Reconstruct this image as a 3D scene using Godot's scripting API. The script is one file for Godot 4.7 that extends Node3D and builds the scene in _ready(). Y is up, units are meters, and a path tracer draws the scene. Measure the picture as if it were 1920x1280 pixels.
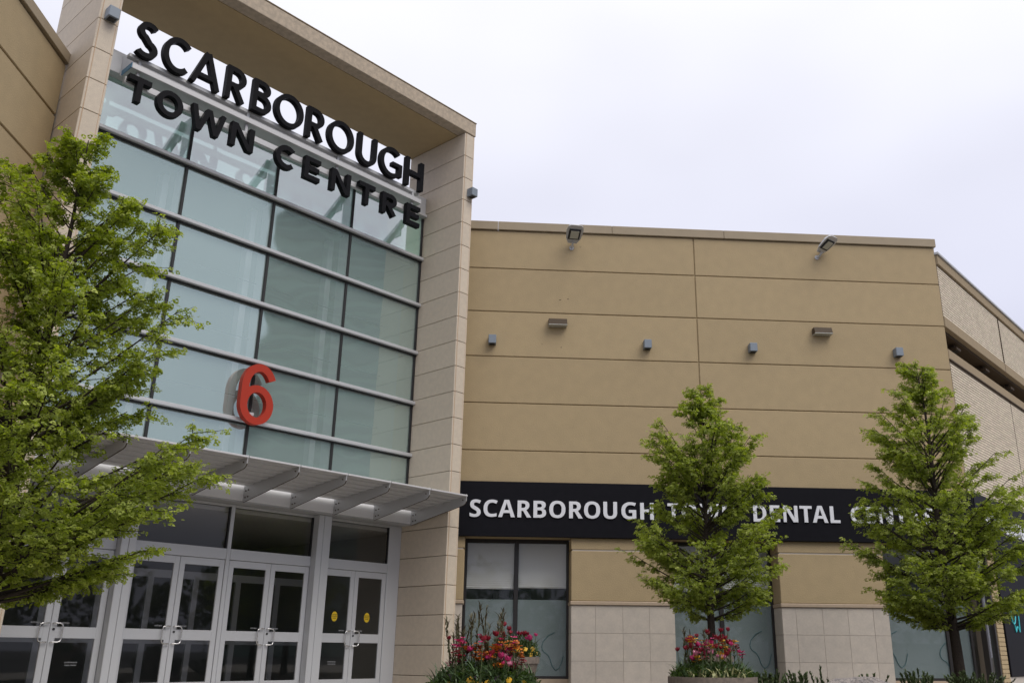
extends Node3D
# A shopping-centre entrance under an overcast sky. Units are metres, y up.
# The portal stands at 45 degrees in the corner of two rendered walls: its own axes are t (along the front) and n (out of the front).

const FACE := PI / 4.0
var TA := Vector3(sqrt(0.5), 0, -sqrt(0.5))
var NA := Vector3(sqrt(0.5), 0, sqrt(0.5))
var M := {}
var rng := RandomNumberGenerator.new()

# ------------------------------------------------------------------ mesh building
class MB:
	var v := PackedVector3Array()
	var n := PackedVector3Array()
	var off := Vector3.ZERO
	func _init(o := Vector3.ZERO) -> void:
		off = o
	func tri(a: Vector3, b: Vector3, c: Vector3) -> void:
		var k := (b - a).cross(c - a).normalized()
		v.append(a - off); v.append(c - off); v.append(b - off)
		n.append(k); n.append(k); n.append(k)
	func trin(a: Vector3, b: Vector3, c: Vector3, na: Vector3, nb: Vector3, nc: Vector3) -> void:
		v.append(a - off); v.append(c - off); v.append(b - off)
		n.append(na); n.append(nc); n.append(nb)
	func face(p: Array, inside: Vector3) -> void:
		var mid := Vector3.ZERO
		for q in p:
			mid += q
		mid /= p.size()
		var k: Vector3 = (p[1] - p[0]).cross(p[2] - p[0])
		for i in range(1, p.size() - 1):
			if k.dot(mid - inside) >= 0.0:
				tri(p[0], p[i], p[i + 1])
			else:
				tri(p[0], p[i + 1], p[i])
	func hexa(p: Array) -> void:   # eight corners: four below, four above, in the same turn
		var c := Vector3.ZERO
		for q in p:
			c += q
		c /= 8.0
		for f in [[0, 1, 2, 3], [4, 5, 6, 7], [0, 1, 5, 4], [1, 2, 6, 5], [2, 3, 7, 6], [3, 0, 4, 7]]:
			face([p[f[0]], p[f[1]], p[f[2]], p[f[3]]], c)
	func box(a: Vector3, b: Vector3) -> void:
		hexa([Vector3(a.x, a.y, a.z), Vector3(b.x, a.y, a.z), Vector3(b.x, a.y, b.z), Vector3(a.x, a.y, b.z),
			Vector3(a.x, b.y, a.z), Vector3(b.x, b.y, a.z), Vector3(b.x, b.y, b.z), Vector3(a.x, b.y, b.z)])
	func cbox(a: Vector3, b: Vector3, e: float) -> void:   # a box with chamfered edges
		var c := (a + b) / 2.0
		var h := (b - a).abs() / 2.0
		e = minf(e, minf(h.x, minf(h.y, h.z)) * 0.9)
		var px := {}
		var py := {}
		var pz := {}
		for sx in [-1, 1]:
			for sy in [-1, 1]:
				for sz in [-1, 1]:
					var k := Vector3i(sx, sy, sz)
					px[k] = c + Vector3(sx * h.x, sy * (h.y - e), sz * (h.z - e))
					py[k] = c + Vector3(sx * (h.x - e), sy * h.y, sz * (h.z - e))
					pz[k] = c + Vector3(sx * (h.x - e), sy * (h.y - e), sz * h.z)
					face([px[k], py[k], pz[k]], c)
		var q := [[-1, -1], [1, -1], [1, 1], [-1, 1]]
		for s in [-1, 1]:
			face([px[Vector3i(s, -1, -1)], px[Vector3i(s, 1, -1)], px[Vector3i(s, 1, 1)], px[Vector3i(s, -1, 1)]], c)
			face([py[Vector3i(-1, s, -1)], py[Vector3i(1, s, -1)], py[Vector3i(1, s, 1)], py[Vector3i(-1, s, 1)]], c)
			face([pz[Vector3i(-1, -1, s)], pz[Vector3i(1, -1, s)], pz[Vector3i(1, 1, s)], pz[Vector3i(-1, 1, s)]], c)
			for r in [-1, 1]:
				face([px[Vector3i(s, r, -1)], px[Vector3i(s, r, 1)], py[Vector3i(s, r, 1)], py[Vector3i(s, r, -1)]], c)
				face([px[Vector3i(s, -1, r)], px[Vector3i(s, 1, r)], pz[Vector3i(s, 1, r)], pz[Vector3i(s, -1, r)]], c)
				face([py[Vector3i(-1, s, r)], py[Vector3i(1, s, r)], pz[Vector3i(1, s, r)], pz[Vector3i(-1, s, r)]], c)
	func tube(path: Array, radii: Array, sides: int, caps := true) -> void:
		var rings := []
		var u := Vector3.UP
		for i in path.size():
			var d: Vector3 = (path[mini(i + 1, path.size() - 1)] - path[maxi(i - 1, 0)]).normalized()
			if i == 0:
				u = Vector3.RIGHT if absf(d.dot(Vector3.UP)) > 0.9 else Vector3.UP
			u = (u - d * u.dot(d)).normalized()
			var w := d.cross(u)
			var ring := []
			for k in sides:
				var a := TAU * k / sides
				ring.append(u * cos(a) + w * sin(a))
			rings.append(ring)
		for i in path.size() - 1:
			for k in sides:
				var m := (k + 1) % sides
				var a: Vector3 = path[i] + rings[i][k] * radii[i]
				var b: Vector3 = path[i] + rings[i][m] * radii[i]
				var c: Vector3 = path[i + 1] + rings[i + 1][m] * radii[i + 1]
				var d2: Vector3 = path[i + 1] + rings[i + 1][k] * radii[i + 1]
				trin(a, b, c, rings[i][k], rings[i][m], rings[i + 1][m])
				trin(a, c, d2, rings[i][k], rings[i + 1][m], rings[i + 1][k])
		if caps:
			for e in [0, path.size() - 1]:
				for k in sides:
					var m2 := (k + 1) % sides
					if e == 0:
						tri(path[e], path[e] + rings[e][m2] * radii[e], path[e] + rings[e][k] * radii[e])
					else:
						tri(path[e], path[e] + rings[e][k] * radii[e], path[e] + rings[e][m2] * radii[e])
	func lathe(prof: Array, sides: int, at := Vector3.ZERO) -> void:   # profile of (radius, height), from below upwards on the outside
		for i in prof.size() - 1:
			var p: Vector2 = prof[i]
			var q: Vector2 = prof[i + 1]
			var nn := Vector2(q.y - p.y, p.x - q.x).normalized()
			for k in sides:
				var a := TAU * k / sides
				var b := TAU * (k + 1) / sides
				var da := Vector3(cos(a), 0, sin(a))
				var db := Vector3(cos(b), 0, sin(b))
				var ka := da * nn.x + Vector3.UP * nn.y
				var kb := db * nn.x + Vector3.UP * nn.y
				var A := at + da * p.x + Vector3.UP * p.y
				var B := at + db * p.x + Vector3.UP * p.y
				var C := at + db * q.x + Vector3.UP * q.y
				var D := at + da * q.x + Vector3.UP * q.y
				trin(A, C, B, ka, kb, kb)
				trin(A, D, C, ka, ka, kb)
	func prism(rings: Array, z0: float, z1: float) -> void:   # rings: outline and holes in the xy plane, drawn out from z0 to z1
		var flat: PackedVector2Array = rings[0]
		if Geometry2D.is_polygon_clockwise(flat):
			flat = flat.duplicate(); flat.reverse()
		var outlines := [flat]
		for i in range(1, rings.size()):
			var h: PackedVector2Array = rings[i].duplicate()
			if not Geometry2D.is_polygon_clockwise(h):
				h.reverse()
			outlines.append(h)
		var joined := flat.duplicate()
		for i in range(1, outlines.size()):
			joined = bridge(joined, outlines[i], outlines)
		var t := Geometry2D.triangulate_polygon(joined)
		if t.is_empty():
			push_warning("outline could not be filled %s" % [rings[0].size()])
		for i in range(0, t.size(), 3):
			var a := joined[t[i]]
			var b := joined[t[i + 1]]
			var c := joined[t[i + 2]]
			if (b - a).cross(c - a) < 0.0:
				var s := b; b = c; c = s
			tri(Vector3(a.x, a.y, z1), Vector3(b.x, b.y, z1), Vector3(c.x, c.y, z1))
			tri(Vector3(a.x, a.y, z0), Vector3(c.x, c.y, z0), Vector3(b.x, b.y, z0))
		for o in outlines:
			for i in o.size():
				var p: Vector2 = o[i]
				var q: Vector2 = o[(i + 1) % o.size()]
				tri(Vector3(p.x, p.y, z0), Vector3(q.x, q.y, z0), Vector3(q.x, q.y, z1))
				tri(Vector3(p.x, p.y, z0), Vector3(q.x, q.y, z1), Vector3(p.x, p.y, z1))
	func bridge(o: PackedVector2Array, h: PackedVector2Array, all: Array) -> PackedVector2Array:
		var best := INF
		var bi := 0
		var bj := 0
		for i in o.size():
			var used := false
			for m in o.size():
				if m != i and o[m].distance_squared_to(o[i]) < 1e-7:
					used = true
			if used:
				continue
			for j in h.size():
				var d := o[i].distance_squared_to(h[j])
				if d < best:
					best = d; bi = i; bj = j
		var r := PackedVector2Array()
		for i in bi + 1:
			r.append(o[i])
		for j in h.size() + 1:
			r.append(h[(bj + j) % h.size()] + (Vector2(1e-5, 1e-5) if j == h.size() else Vector2.ZERO))
		r.append(o[bi] + Vector2(1e-5, 1e-5))
		for i in range(bi + 1, o.size()):
			r.append(o[i])
		return r
	func mesh() -> ArrayMesh:
		var a := []
		a.resize(Mesh.ARRAY_MAX)
		a[Mesh.ARRAY_VERTEX] = v
		a[Mesh.ARRAY_NORMAL] = n
		var m := ArrayMesh.new()
		m.add_surface_from_arrays(Mesh.PRIMITIVE_TRIANGLES, a)
		return m

func obj(called: String, mb: MB, m: Material, parent: Node, kind := "") -> MeshInstance3D:
	var o := MeshInstance3D.new()
	o.name = called
	o.mesh = mb.mesh()
	o.material_override = m
	parent.add_child(o, true)
	if kind:
		o.set_meta("kind", kind)
	return o

func inst(called: String, mesh: Mesh, m: Material, parent: Node) -> MeshInstance3D:
	var o := MeshInstance3D.new()
	o.name = called
	o.mesh = mesh
	o.material_override = m
	parent.add_child(o, true)
	return o

func node(called: String, parent: Node) -> Node3D:
	var o := Node3D.new()
	o.name = called
	parent.add_child(o, true)
	return o

var taken := {}
func numbered(called: String) -> String:
	taken[called] = taken.get(called, -1) + 1
	return called if taken[called] == 0 else "%s_%03d" % [called, taken[called]]

func tag(o: Node, label: String, category: String, group := "", kind := "") -> Node:
	o.set_meta("label", label)
	o.set_meta("category", category)
	if group: o.set_meta("group", group)
	if kind: o.set_meta("kind", kind)
	return o

func thing(called: String, label: String, category: String, at := Vector3.ZERO, turn := 0.0, group := "") -> Node3D:
	var o := Node3D.new()
	o.name = numbered(called)
	add_child(o)
	o.position = at
	o.rotation.y = turn
	tag(o, label, category, group)
	return o

func struct(called: String, mb: MB, m: Material) -> MeshInstance3D:
	var o := obj(called, mb, m, self)
	o.set_meta("kind", "structure")
	o.set_meta("label", called.replace("_", " "))
	return o

func face_thing(called: String, label: String, category: String, base: Vector3, group := "") -> Node3D:   # base in (t, y, n)
	return thing(called, label, category, TA * base.x + NA * base.z + Vector3.UP * base.y, FACE, group)

# ------------------------------------------------------------------ materials
func grain(sd: int, coarse: float, fine: float, a_coarse: float, a_fine: float, size := 512) -> ImageTexture:   # multiplies a colour: around white, mottled
	var f := FastNoiseLite.new()
	f.seed = sd
	f.frequency = coarse
	f.fractal_octaves = 4
	var g := FastNoiseLite.new()
	g.seed = sd + 7
	g.frequency = fine
	g.fractal_octaves = 2
	var x := f.get_seamless_image(size, size).get_data()
	var y := g.get_seamless_image(size, size).get_data()
	var out := PackedByteArray()
	out.resize(size * size * 3)
	for i in size * size:
		var k := 0.93 + (x[i] / 255.0 - 0.5) * a_coarse + (y[i] / 255.0 - 0.5) * a_fine
		out[i * 3] = int(clampf(k, 0, 1) * 255)
		out[i * 3 + 1] = int(clampf(k - (x[i] / 255.0 - 0.5) * a_coarse * 0.08, 0, 1) * 255)
		out[i * 3 + 2] = int(clampf(k - (x[i] / 255.0 - 0.5) * a_coarse * 0.2, 0, 1) * 255)
	return ImageTexture.create_from_image(Image.create_from_data(size, size, false, Image.FORMAT_RGB8, out))

func bumps(sd: int, freq: float, oct := 3, size := 512) -> ImageTexture:
	var f := FastNoiseLite.new()
	f.seed = sd
	f.frequency = freq
	f.fractal_octaves = oct
	return ImageTexture.create_from_image(f.get_seamless_image(size, size))

func mat(c: Color, rough: float, metal := 0.0, spec := 0.5) -> StandardMaterial3D:
	var m := StandardMaterial3D.new()
	m.albedo_color = c
	m.roughness = rough
	m.metallic = metal
	m.metallic_specular = spec
	return m

func lin(r: float, g: float, b: float, a := 1.0) -> Color:
	var c := Color(r, g, b).linear_to_srgb()
	c.a = a
	return c

func textured(c: Color, rough: float, tex: Texture2D, metres: float, bump: Texture2D = null, cm := 0.0, world := false) -> StandardMaterial3D:
	var m := mat(c, rough, 0.0, 0.35)
	m.albedo_texture = tex
	m.uv1_triplanar = true
	m.uv1_world_triplanar = world
	m.uv1_triplanar_sharpness = 8.0
	m.uv1_scale = Vector3.ONE / metres
	if bump:
		m.heightmap_enabled = true
		m.heightmap_texture = bump
		m.heightmap_scale = cm
	return m

func make_materials() -> void:
	var stucco_tex := grain(11, 0.012, 0.22, 0.035, 0.10)
	var stucco_bump := bumps(12, 0.15)
	M.stucco = []
	for k in [1.0, 0.98, 1.02]:
		M.stucco.append(textured(lin(0.475 * k, 0.372 * k, 0.226 * k), 0.93, stucco_tex, 2.6, stucco_bump, 0.25))
	M.stucco_joint = textured(lin(0.43, 0.335, 0.20), 0.95, stucco_tex, 2.6)
	M.coping = textured(lin(0.40, 0.33, 0.235), 0.6, grain(13, 0.01, 0.3, 0.05, 0.02), 3.0)
	var stone_tex := grain(21, 0.02, 0.16, 0.05, 0.09)
	var stone_bump := bumps(22, 0.1)
	M.stone = []
	for k in [1.0, 0.955, 1.03, 0.98]:
		M.stone.append(textured(lin(0.67 * k, 0.585 * k, 0.48 * k), 0.85, stone_tex, 1.7, stone_bump, 0.12))
	M.stone_joint = mat(lin(0.10, 0.085, 0.065), 0.95)
	M.sealant = mat(lin(0.50, 0.33, 0.20), 0.8)
	M.soffit = textured(lin(0.52, 0.395, 0.225), 0.93, stucco_tex, 2.2, stucco_bump, 0.2)
	M.fascia = textured(lin(0.50, 0.42, 0.33), 0.9, grain(23, 0.02, 0.25, 0.16, 0.16), 1.5, stone_bump, 0.2)
	M.tile = []
	for k in [1.0, 0.97, 1.03]:
		M.tile.append(textured(lin(0.60 * k, 0.545 * k, 0.485 * k), 0.45, grain(31 + int(k * 100), 0.012, 0.06, 0.06, 0.04), 1.9))
	M.tile_grout = mat(lin(0.42, 0.38, 0.34), 0.9)
	M.trim = textured(lin(0.50, 0.40, 0.30), 0.8, stone_tex, 1.3)
	M.alu = mat(lin(0.52, 0.52, 0.53), 0.42, 0.25)
	M.alu_white = mat(lin(0.52, 0.535, 0.565), 0.45, 0.1)
	M.white_panel = mat(lin(0.78, 0.79, 0.82), 0.5)
	M.louvre = mat(lin(0.58, 0.58, 0.60), 0.45, 0.1)
	M.alu_grey = mat(lin(0.50, 0.51, 0.53), 0.45, 0.25)
	M.gasket = mat(lin(0.012, 0.013, 0.014), 0.55)
	M.bronze = mat(lin(0.018, 0.016, 0.016), 0.4)
	M.steel = mat(lin(0.60, 0.62, 0.66), 0.4, 0.3)
	M.chrome = mat(lin(0.75, 0.75, 0.76), 0.25, 0.9)
	M.letter = mat(lin(0.007, 0.007, 0.009), 0.5, 0.0, 0.2)
	M.letter_side = mat(lin(0.012, 0.012, 0.014), 0.38)
	M.red = mat(lin(0.37, 0.034, 0.017), 0.5, 0.0, 0.35)
	M.board = textured(lin(0.009, 0.009, 0.013), 0.55, grain(41, 0.02, 0.3, 0.1, 0.05), 2.0)
	M.board.metallic_specular = 0.22
	M.white_letter = mat(lin(0.72, 0.74, 0.80), 0.5)
	M.light_blue = mat(lin(0.20, 0.235, 0.28), 0.5, 0.1)
	M.brown = mat(lin(0.07, 0.05, 0.033), 0.6, 0.0, 0.3)
	M.lens = mat(lin(0.42, 0.42, 0.38), 0.25)
	M.lamp_glass = mat(lin(0.42, 0.42, 0.36), 0.12)
	M.dark = mat(lin(0.02, 0.02, 0.022), 0.7)
	M.blue_film = mat(lin(0.06, 0.22, 0.40), 0.4)
	# glass
	var wave := bumps(51, 0.006, 1)
	var coated := StandardMaterial3D.new()
	coated.transparency = BaseMaterial3D.TRANSPARENCY_ALPHA
	coated.albedo_color = lin(0.63, 0.81, 0.775, 0.0)
	coated.metallic = 0.55
	coated.roughness = 0.02
	coated.heightmap_enabled = true
	coated.heightmap_texture = wave
	coated.heightmap_scale = 0.28
	coated.uv1_triplanar = true
	coated.uv1_scale = Vector3.ONE / 3.0
	M.coated = coated
	var top := coated.duplicate()
	top.metallic = 0.34
	top.albedo_color = lin(0.48, 0.80, 0.67, 0.38)
	M.coated_top = top
	var clear := StandardMaterial3D.new()
	clear.transparency = BaseMaterial3D.TRANSPARENCY_ALPHA
	clear.albedo_color = lin(0.02, 0.03, 0.03, 0.12)
	clear.roughness = 0.02
	M.clear = clear
	var shop := StandardMaterial3D.new()
	shop.transparency = BaseMaterial3D.TRANSPARENCY_ALPHA
	shop.albedo_color = lin(0.10, 0.13, 0.13, 0.05)
	shop.roughness = 0.02
	shop.metallic = 0.08
	M.shop = shop
	var frost := mat(lin(0.26, 0.33, 0.34, 0.70), 0.6)
	frost.transparency = BaseMaterial3D.TRANSPARENCY_ALPHA
	M.frost = frost
	M.teal = mat(lin(0.03, 0.11, 0.12), 0.5)
	M.teal_bright = mat(lin(0.03, 0.45, 0.52), 0.5)
	M.blind = mat(lin(0.80, 0.82, 0.80), 0.6)
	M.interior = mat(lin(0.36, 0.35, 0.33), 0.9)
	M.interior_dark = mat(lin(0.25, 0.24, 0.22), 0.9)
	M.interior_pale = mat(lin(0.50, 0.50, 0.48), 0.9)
	M.screen = mat(lin(0.015, 0.02, 0.04), 0.2)
	M.yellow = mat(lin(0.70, 0.48, 0.02), 0.5)
	M.pale_print = mat(lin(0.30, 0.31, 0.33), 0.6)
	M.ink = mat(lin(0.03, 0.01, 0.01), 0.6)
	# ground
	M.asphalt = textured(lin(0.075, 0.075, 0.08), 0.95, grain(61, 0.01, 0.3, 0.3, 0.25), 6.0, bumps(62, 0.25), 0.5, true)
	M.paving = textured(lin(0.42, 0.39, 0.35), 0.9, grain(63, 0.012, 0.25, 0.2, 0.12), 3.0, null, 0.0, true)
	M.soil = textured(lin(0.05, 0.035, 0.024), 1.0, grain(64, 0.03, 0.3, 0.5, 0.4), 1.0)
	M.lawn = textured(lin(0.07, 0.12, 0.03), 1.0, grain(65, 0.02, 0.3, 0.5, 0.4), 4.0, null, 0.0, true)
	M.roof = mat(lin(0.25, 0.25, 0.25), 0.9)
	M.brick = mat(Color.WHITE, 0.9)
	M.brick.vertex_color_use_as_albedo = true
	M.mortar = mat(lin(0.24, 0.20, 0.155), 0.95)
	M.tan_plain = textured(lin(0.36, 0.285, 0.19), 0.9, stucco_tex, 2.0)
	M.rock = textured(lin(0.30, 0.27, 0.255), 0.95, grain(66, 0.02, 0.15, 0.5, 0.3), 0.9, bumps(67, 0.05, 4), 2.0)
	M.planter = textured(lin(0.20, 0.165, 0.14), 0.8, grain(68, 0.02, 0.25, 0.25, 0.1), 0.8)
	# plants
	M.bark = textured(lin(0.060, 0.047, 0.038), 0.95, grain(71, 0.03, 0.2, 0.5, 0.4), 0.5, bumps(72, 0.08), 1.0)
	var leaf := mat(Color.WHITE, 0.55, 0.0, 0.4)
	leaf.vertex_color_use_as_albedo = true
	leaf.backlight_enabled = true
	leaf.backlight = Color(0.95, 1.0, 0.32)
	M.leaf = leaf
	M.needle = mat(lin(0.055, 0.085, 0.022), 0.6)
	M.blade = mat(lin(0.055, 0.10, 0.035), 0.5)
	M.blade_pale = mat(lin(0.14, 0.20, 0.10), 0.5)
	M.variegated = mat(lin(0.36, 0.36, 0.17), 0.5)
	M.stem = mat(lin(0.07, 0.09, 0.03), 0.6)
	M.bronze_leaf = mat(lin(0.075, 0.065, 0.03), 0.6)
	M.pink = mat(lin(0.46, 0.025, 0.14), 0.5)
	M.pink_pale = mat(lin(0.62, 0.22, 0.34), 0.5)
	M.crimson = mat(lin(0.25, 0.010, 0.028), 0.5)
	M.orange = mat(lin(0.55, 0.17, 0.015), 0.5)
	M.gold = mat(lin(0.62, 0.36, 0.015), 0.5)
	M.violet = mat(lin(0.035, 0.01, 0.03), 0.5)
	M.tower = mat(lin(0.25, 0.34, 0.30), 0.8)
	M.tower_glass = mat(lin(0.16, 0.21, 0.20), 0.4)

# ------------------------------------------------------------------ letters
func bar(a: Vector2, b: Vector2, w: float) -> PackedVector2Array:
	var d := (b - a).normalized().orthogonal() * w / 2.0
	return PackedVector2Array([a + d, b + d, b - d, a - d])

func rect(x0: float, y0: float, x1: float, y1: float) -> PackedVector2Array:
	return PackedVector2Array([Vector2(x0, y0), Vector2(x1, y0), Vector2(x1, y1), Vector2(x0, y1)])

func ellipse(c: Vector2, rx: float, ry: float, n := 40) -> PackedVector2Array:
	var p := PackedVector2Array()
	for i in n:
		p.append(c + Vector2(cos(TAU * i / n) * rx, sin(TAU * i / n) * ry))
	return p

func band(line: Array, w: float) -> PackedVector2Array:   # a stroke of even width along a line
	var l := PackedVector2Array()
	var r := PackedVector2Array()
	for i in line.size():
		var d: Vector2 = (line[mini(i + 1, line.size() - 1)] - line[maxi(i - 1, 0)]).normalized().orthogonal() * w / 2.0
		l.append(line[i] + d)
		r.append(line[i] - d)
	r.reverse()
	l.append_array(r)
	return l

func arc(c: Vector2, rx: float, ry: float, a0: float, a1: float, n := 24) -> Array:
	var p := []
	for i in n + 1:
		var a := deg_to_rad(lerpf(a0, a1, float(i) / n))
		p.append(c + Vector2(cos(a) * rx, sin(a) * ry))
	return p

func union(polys: Array) -> Array:   # joins outlines one after another; the outer one first, then holes
	var cur: PackedVector2Array = polys[0]
	var holes := []
	for i in range(1, polys.size()):
		var got := Geometry2D.merge_polygons(cur, polys[i])
		var outer := []
		for g in got:
			if Geometry2D.is_polygon_clockwise(g):
				holes.append(g)
			else:
				outer.append(g)
		outer.sort_custom(func(p, q): return absf(area(p)) > absf(area(q)))
		if outer.size():
			cur = outer[0]
	var r := [cur]
	r.append_array(holes)
	return r

func area(p: PackedVector2Array) -> float:
	var s := 0.0
	for i in p.size():
		s += p[i].cross(p[(i + 1) % p.size()])
	return s / 2.0

func ccw(p: PackedVector2Array) -> PackedVector2Array:
	if Geometry2D.is_polygon_clockwise(p):
		p = p.duplicate()
		p.reverse()
	return p

func glyph(ch: String, w: float, k: float) -> Array:   # a geometric sans capital of height 1, width w, stroke k
	var h := k / 2.0
	var parts := []
	match ch:
		"O":
			return [ellipse(Vector2(w / 2, 0.5), w / 2, 0.52), ellipse(Vector2(w / 2, 0.5), w / 2 - k, 0.52 - k * 0.95)]
		"C":
			parts = [band(arc(Vector2(w * 0.54, 0.5), w * 0.54 - h, 0.52 - h, 46, 314, 36), k)]
		"G":
			parts = [band(arc(Vector2(w * 0.52, 0.5), w * 0.52 - h, 0.52 - h, 48, 318, 36), k), rect(w - k * 1.05, 0.12, w - k * 0.02, 0.5), rect(w * 0.55, 0.42, w - k * 0.021, 0.42 + k * 0.9)]
		"S":
			var line := arc(Vector2(w * 0.52, 0.755), w * 0.44 - h, 0.265 - h, 35, 250, 16)
			var low := arc(Vector2(w * 0.5, 0.245), w * 0.5 - h, 0.265 - h, 70, -145, 16)
			line.append_array(low)
			parts = [band(line, k)]
		"A":
			parts = [bar(Vector2(h * 1.0, 0), Vector2(w / 2 - h * 0.1, 1), k), bar(Vector2(w - h * 1.0, 0), Vector2(w / 2 + h * 0.1, 1), k), rect(w * 0.2, 0.22, w * 0.8, 0.22 + k * 0.85)]
		"R":
			var bow := [Vector2(k * 0.6, 1 - h)]
			bow.append_array(arc(Vector2(w * 0.95 - 0.31, 0.69), 0.31 - h, 0.31 - h, 90, -90, 14))
			bow.append(Vector2(k * 0.6, 0.38 + h))
			parts = [band(bow, k), bar(Vector2(w * 0.42, 0.44), Vector2(w - h * 1.2, 0), k), rect(0, 0, k, 1)]
		"B":
			var up := [Vector2(k * 0.6, 1 - h)]
			up.append_array(arc(Vector2(w * 0.9 - 0.26, 0.75), 0.26 - h, 0.25 - h, 90, -90, 12))
			up.append(Vector2(k * 0.6, 0.5 + h))
			var lo := [Vector2(k * 0.6, 0.47 + h * 1.2)]
			lo.append_array(arc(Vector2(w - 0.28, 0.29), 0.28 - h, 0.29 - h, 90, -90, 12))
			lo.append(Vector2(k * 0.6, h))
			parts = [band(up, k), band(lo, k), rect(0, 0, k, 1)]
		"U":
			var u := [Vector2(h, 1)]
			u.append_array(arc(Vector2(w / 2, 0.36), w / 2 - h, 0.38 - h, 180, 360, 18))
			u.append(Vector2(w - h, 1))
			parts = [band(u, k)]
		"H":
			parts = [rect(0, 0, k, 1), rect(k * 0.5, 0.5 - h, w - k * 0.5, 0.5 + h), rect(w - k, 0, w, 1)]
		"T":
			parts = [rect(w / 2 - h, 0, w / 2 + h, 1 - k * 0.5), rect(0, 1 - k, w, 1)]
		"E":
			parts = [rect(0, 0, k, 1), rect(k * 0.5, 0, w, k * 0.95), rect(k * 0.5, 0.5 - h, w * 0.92, 0.5 + h), rect(k * 0.5, 1 - k * 0.95, w, 1)]
		"N":
			parts = [rect(0, 0, k, 1), PackedVector2Array([Vector2(k * 0.1, 1), Vector2(k * 1.2, 1), Vector2(w - k * 0.1, 0), Vector2(w - k * 1.2, 0)]), rect(w - k, 0, w, 1)]
		"W":
			var q := w / 4.0
			parts = [bar(Vector2(h, 1), Vector2(q, 0), k * 0.92), bar(Vector2(q, 0), Vector2(q * 2, 1), k * 0.92), bar(Vector2(q * 2, 1), Vector2(q * 3, 0), k * 0.92), bar(Vector2(q * 3, 0), Vector2(w - h, 1), k * 0.92)]
			var all := []
			for p in parts:   # cut square at the top and the foot
				all.append(ccw(Geometry2D.intersect_polygons(p, rect(-1, 0, w + 1, 1))[0]))
			return union(all)
	var cc := []
	for p in parts:
		cc.append(ccw(p))
	return union(cc)

func scaled(rings: Array, s: float, at: Vector2) -> Array:
	var r := []
	for p in rings:
		var q := PackedVector2Array()
		for x in p:
			q.append(x * s + at)
		r.append(q)
	return r

func text(s: String, height: float, depth: float, bold := true) -> TextMesh:   # height: of a capital
	var t := TextMesh.new()
	var f := SystemFont.new()
	f.font_names = PackedStringArray(["Droid Sans"])
	f.font_weight = 700 if bold else 400
	t.font = f
	t.font_size = 64
	t.pixel_size = height / (0.714 * 64.0)
	t.depth = depth
	t.curve_step = 1.0
	t.text = s
	return t

# ------------------------------------------------------------------ scene
func _ready() -> void:
	rng.seed = 4242
	var cam := Camera3D.new()
	cam.name = "camera"
	add_child(cam)
	cam.position = Vector3(0, 0.82, 0)
	cam.basis = Basis(Vector3.UP, -0.07471) * Basis(Vector3.RIGHT, 0.32901) * Basis(Vector3.BACK, 0.0073)
	cam.keep_aspect = Camera3D.KEEP_HEIGHT
	cam.set_frustum(0.1 * 1280.0 / 1711.4, Vector2(-0.1 * 85.0 / 1711.4, 0), 0.1, 2000.0)
	cam.current = true

	var env := Environment.new()
	env.background_mode = Environment.BG_SKY
	var sky := Sky.new()
	var pano := PanoramaSkyMaterial.new()
	pano.panorama = overcast()
	sky.sky_material = pano
	env.sky = sky
	env.tonemap_mode = Environment.TONE_MAPPER_LINEAR
	env.tonemap_exposure = 1.22
	env.ssao_enabled = true
	env.ssil_enabled = true
	env.sdfgi_enabled = true
	var we := WorldEnvironment.new()
	we.name = "world_environment"
	we.environment = env
	add_child(we)

	var sun := DirectionalLight3D.new()
	sun.name = "sun"
	add_child(sun)
	sun.rotation = Vector3(deg_to_rad(-52), deg_to_rad(40), 0)
	sun.light_energy = 0.5
	sun.light_angular_distance = 40.0
	sun.light_color = Color(1.0, 0.97, 0.92)
	sun.shadow_enabled = true

	make_materials()
	ground()
	portal()
	curtain_wall()
	canopy()
	storefront()
	tan_wing()
	side_wing()
	brick_wing()
	entrance_letters()
	dental_sign()
	wall_lamps()
	trees()
	planters()
	shrubs()
	far_things()

func overcast() -> ImageTexture:
	var w := 512
	var h := 256
	var f := FastNoiseLite.new()
	f.seed = 5
	f.frequency = 1.6
	f.fractal_octaves = 4
	var im := Image.create(w, h, false, Image.FORMAT_RGBF)
	for y in h:
		var el := PI / 2 - PI * (y + 0.5) / h
		for x in w:
			var az := TAU * (x + 0.5) / w
			var d := Vector3(cos(az) * cos(el), sin(el), sin(az) * cos(el))
			var s := maxf(d.y, 0.0)
			var lum := 0.45 + 0.62 * s
			var c := f.get_noise_3d(d.x * 1.0, d.y * 2.2, d.z * 1.0)
			lum *= 1.0 + 0.11 * c
			var blue := 0.5 - 0.5 * c
			var low := 1.0 - smoothstep(0.2, 0.75, s)
			im.set_pixel(x, y, Color(lum * (1.0 - 0.04 * blue - 0.07 * low), lum * (1.0 - 0.035 * blue - 0.05 * low), lum * (1.05 + 0.09 * low)))
	return ImageTexture.create_from_image(im)

func sheet(x0: float, z0: float, x1: float, z1: float, y: float) -> MB:
	var b := MB.new()
	b.tri(Vector3(x0, y, z1), Vector3(x1, y, z1), Vector3(x1, y, z0))
	b.tri(Vector3(x0, y, z1), Vector3(x1, y, z0), Vector3(x0, y, z0))
	return b

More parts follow.
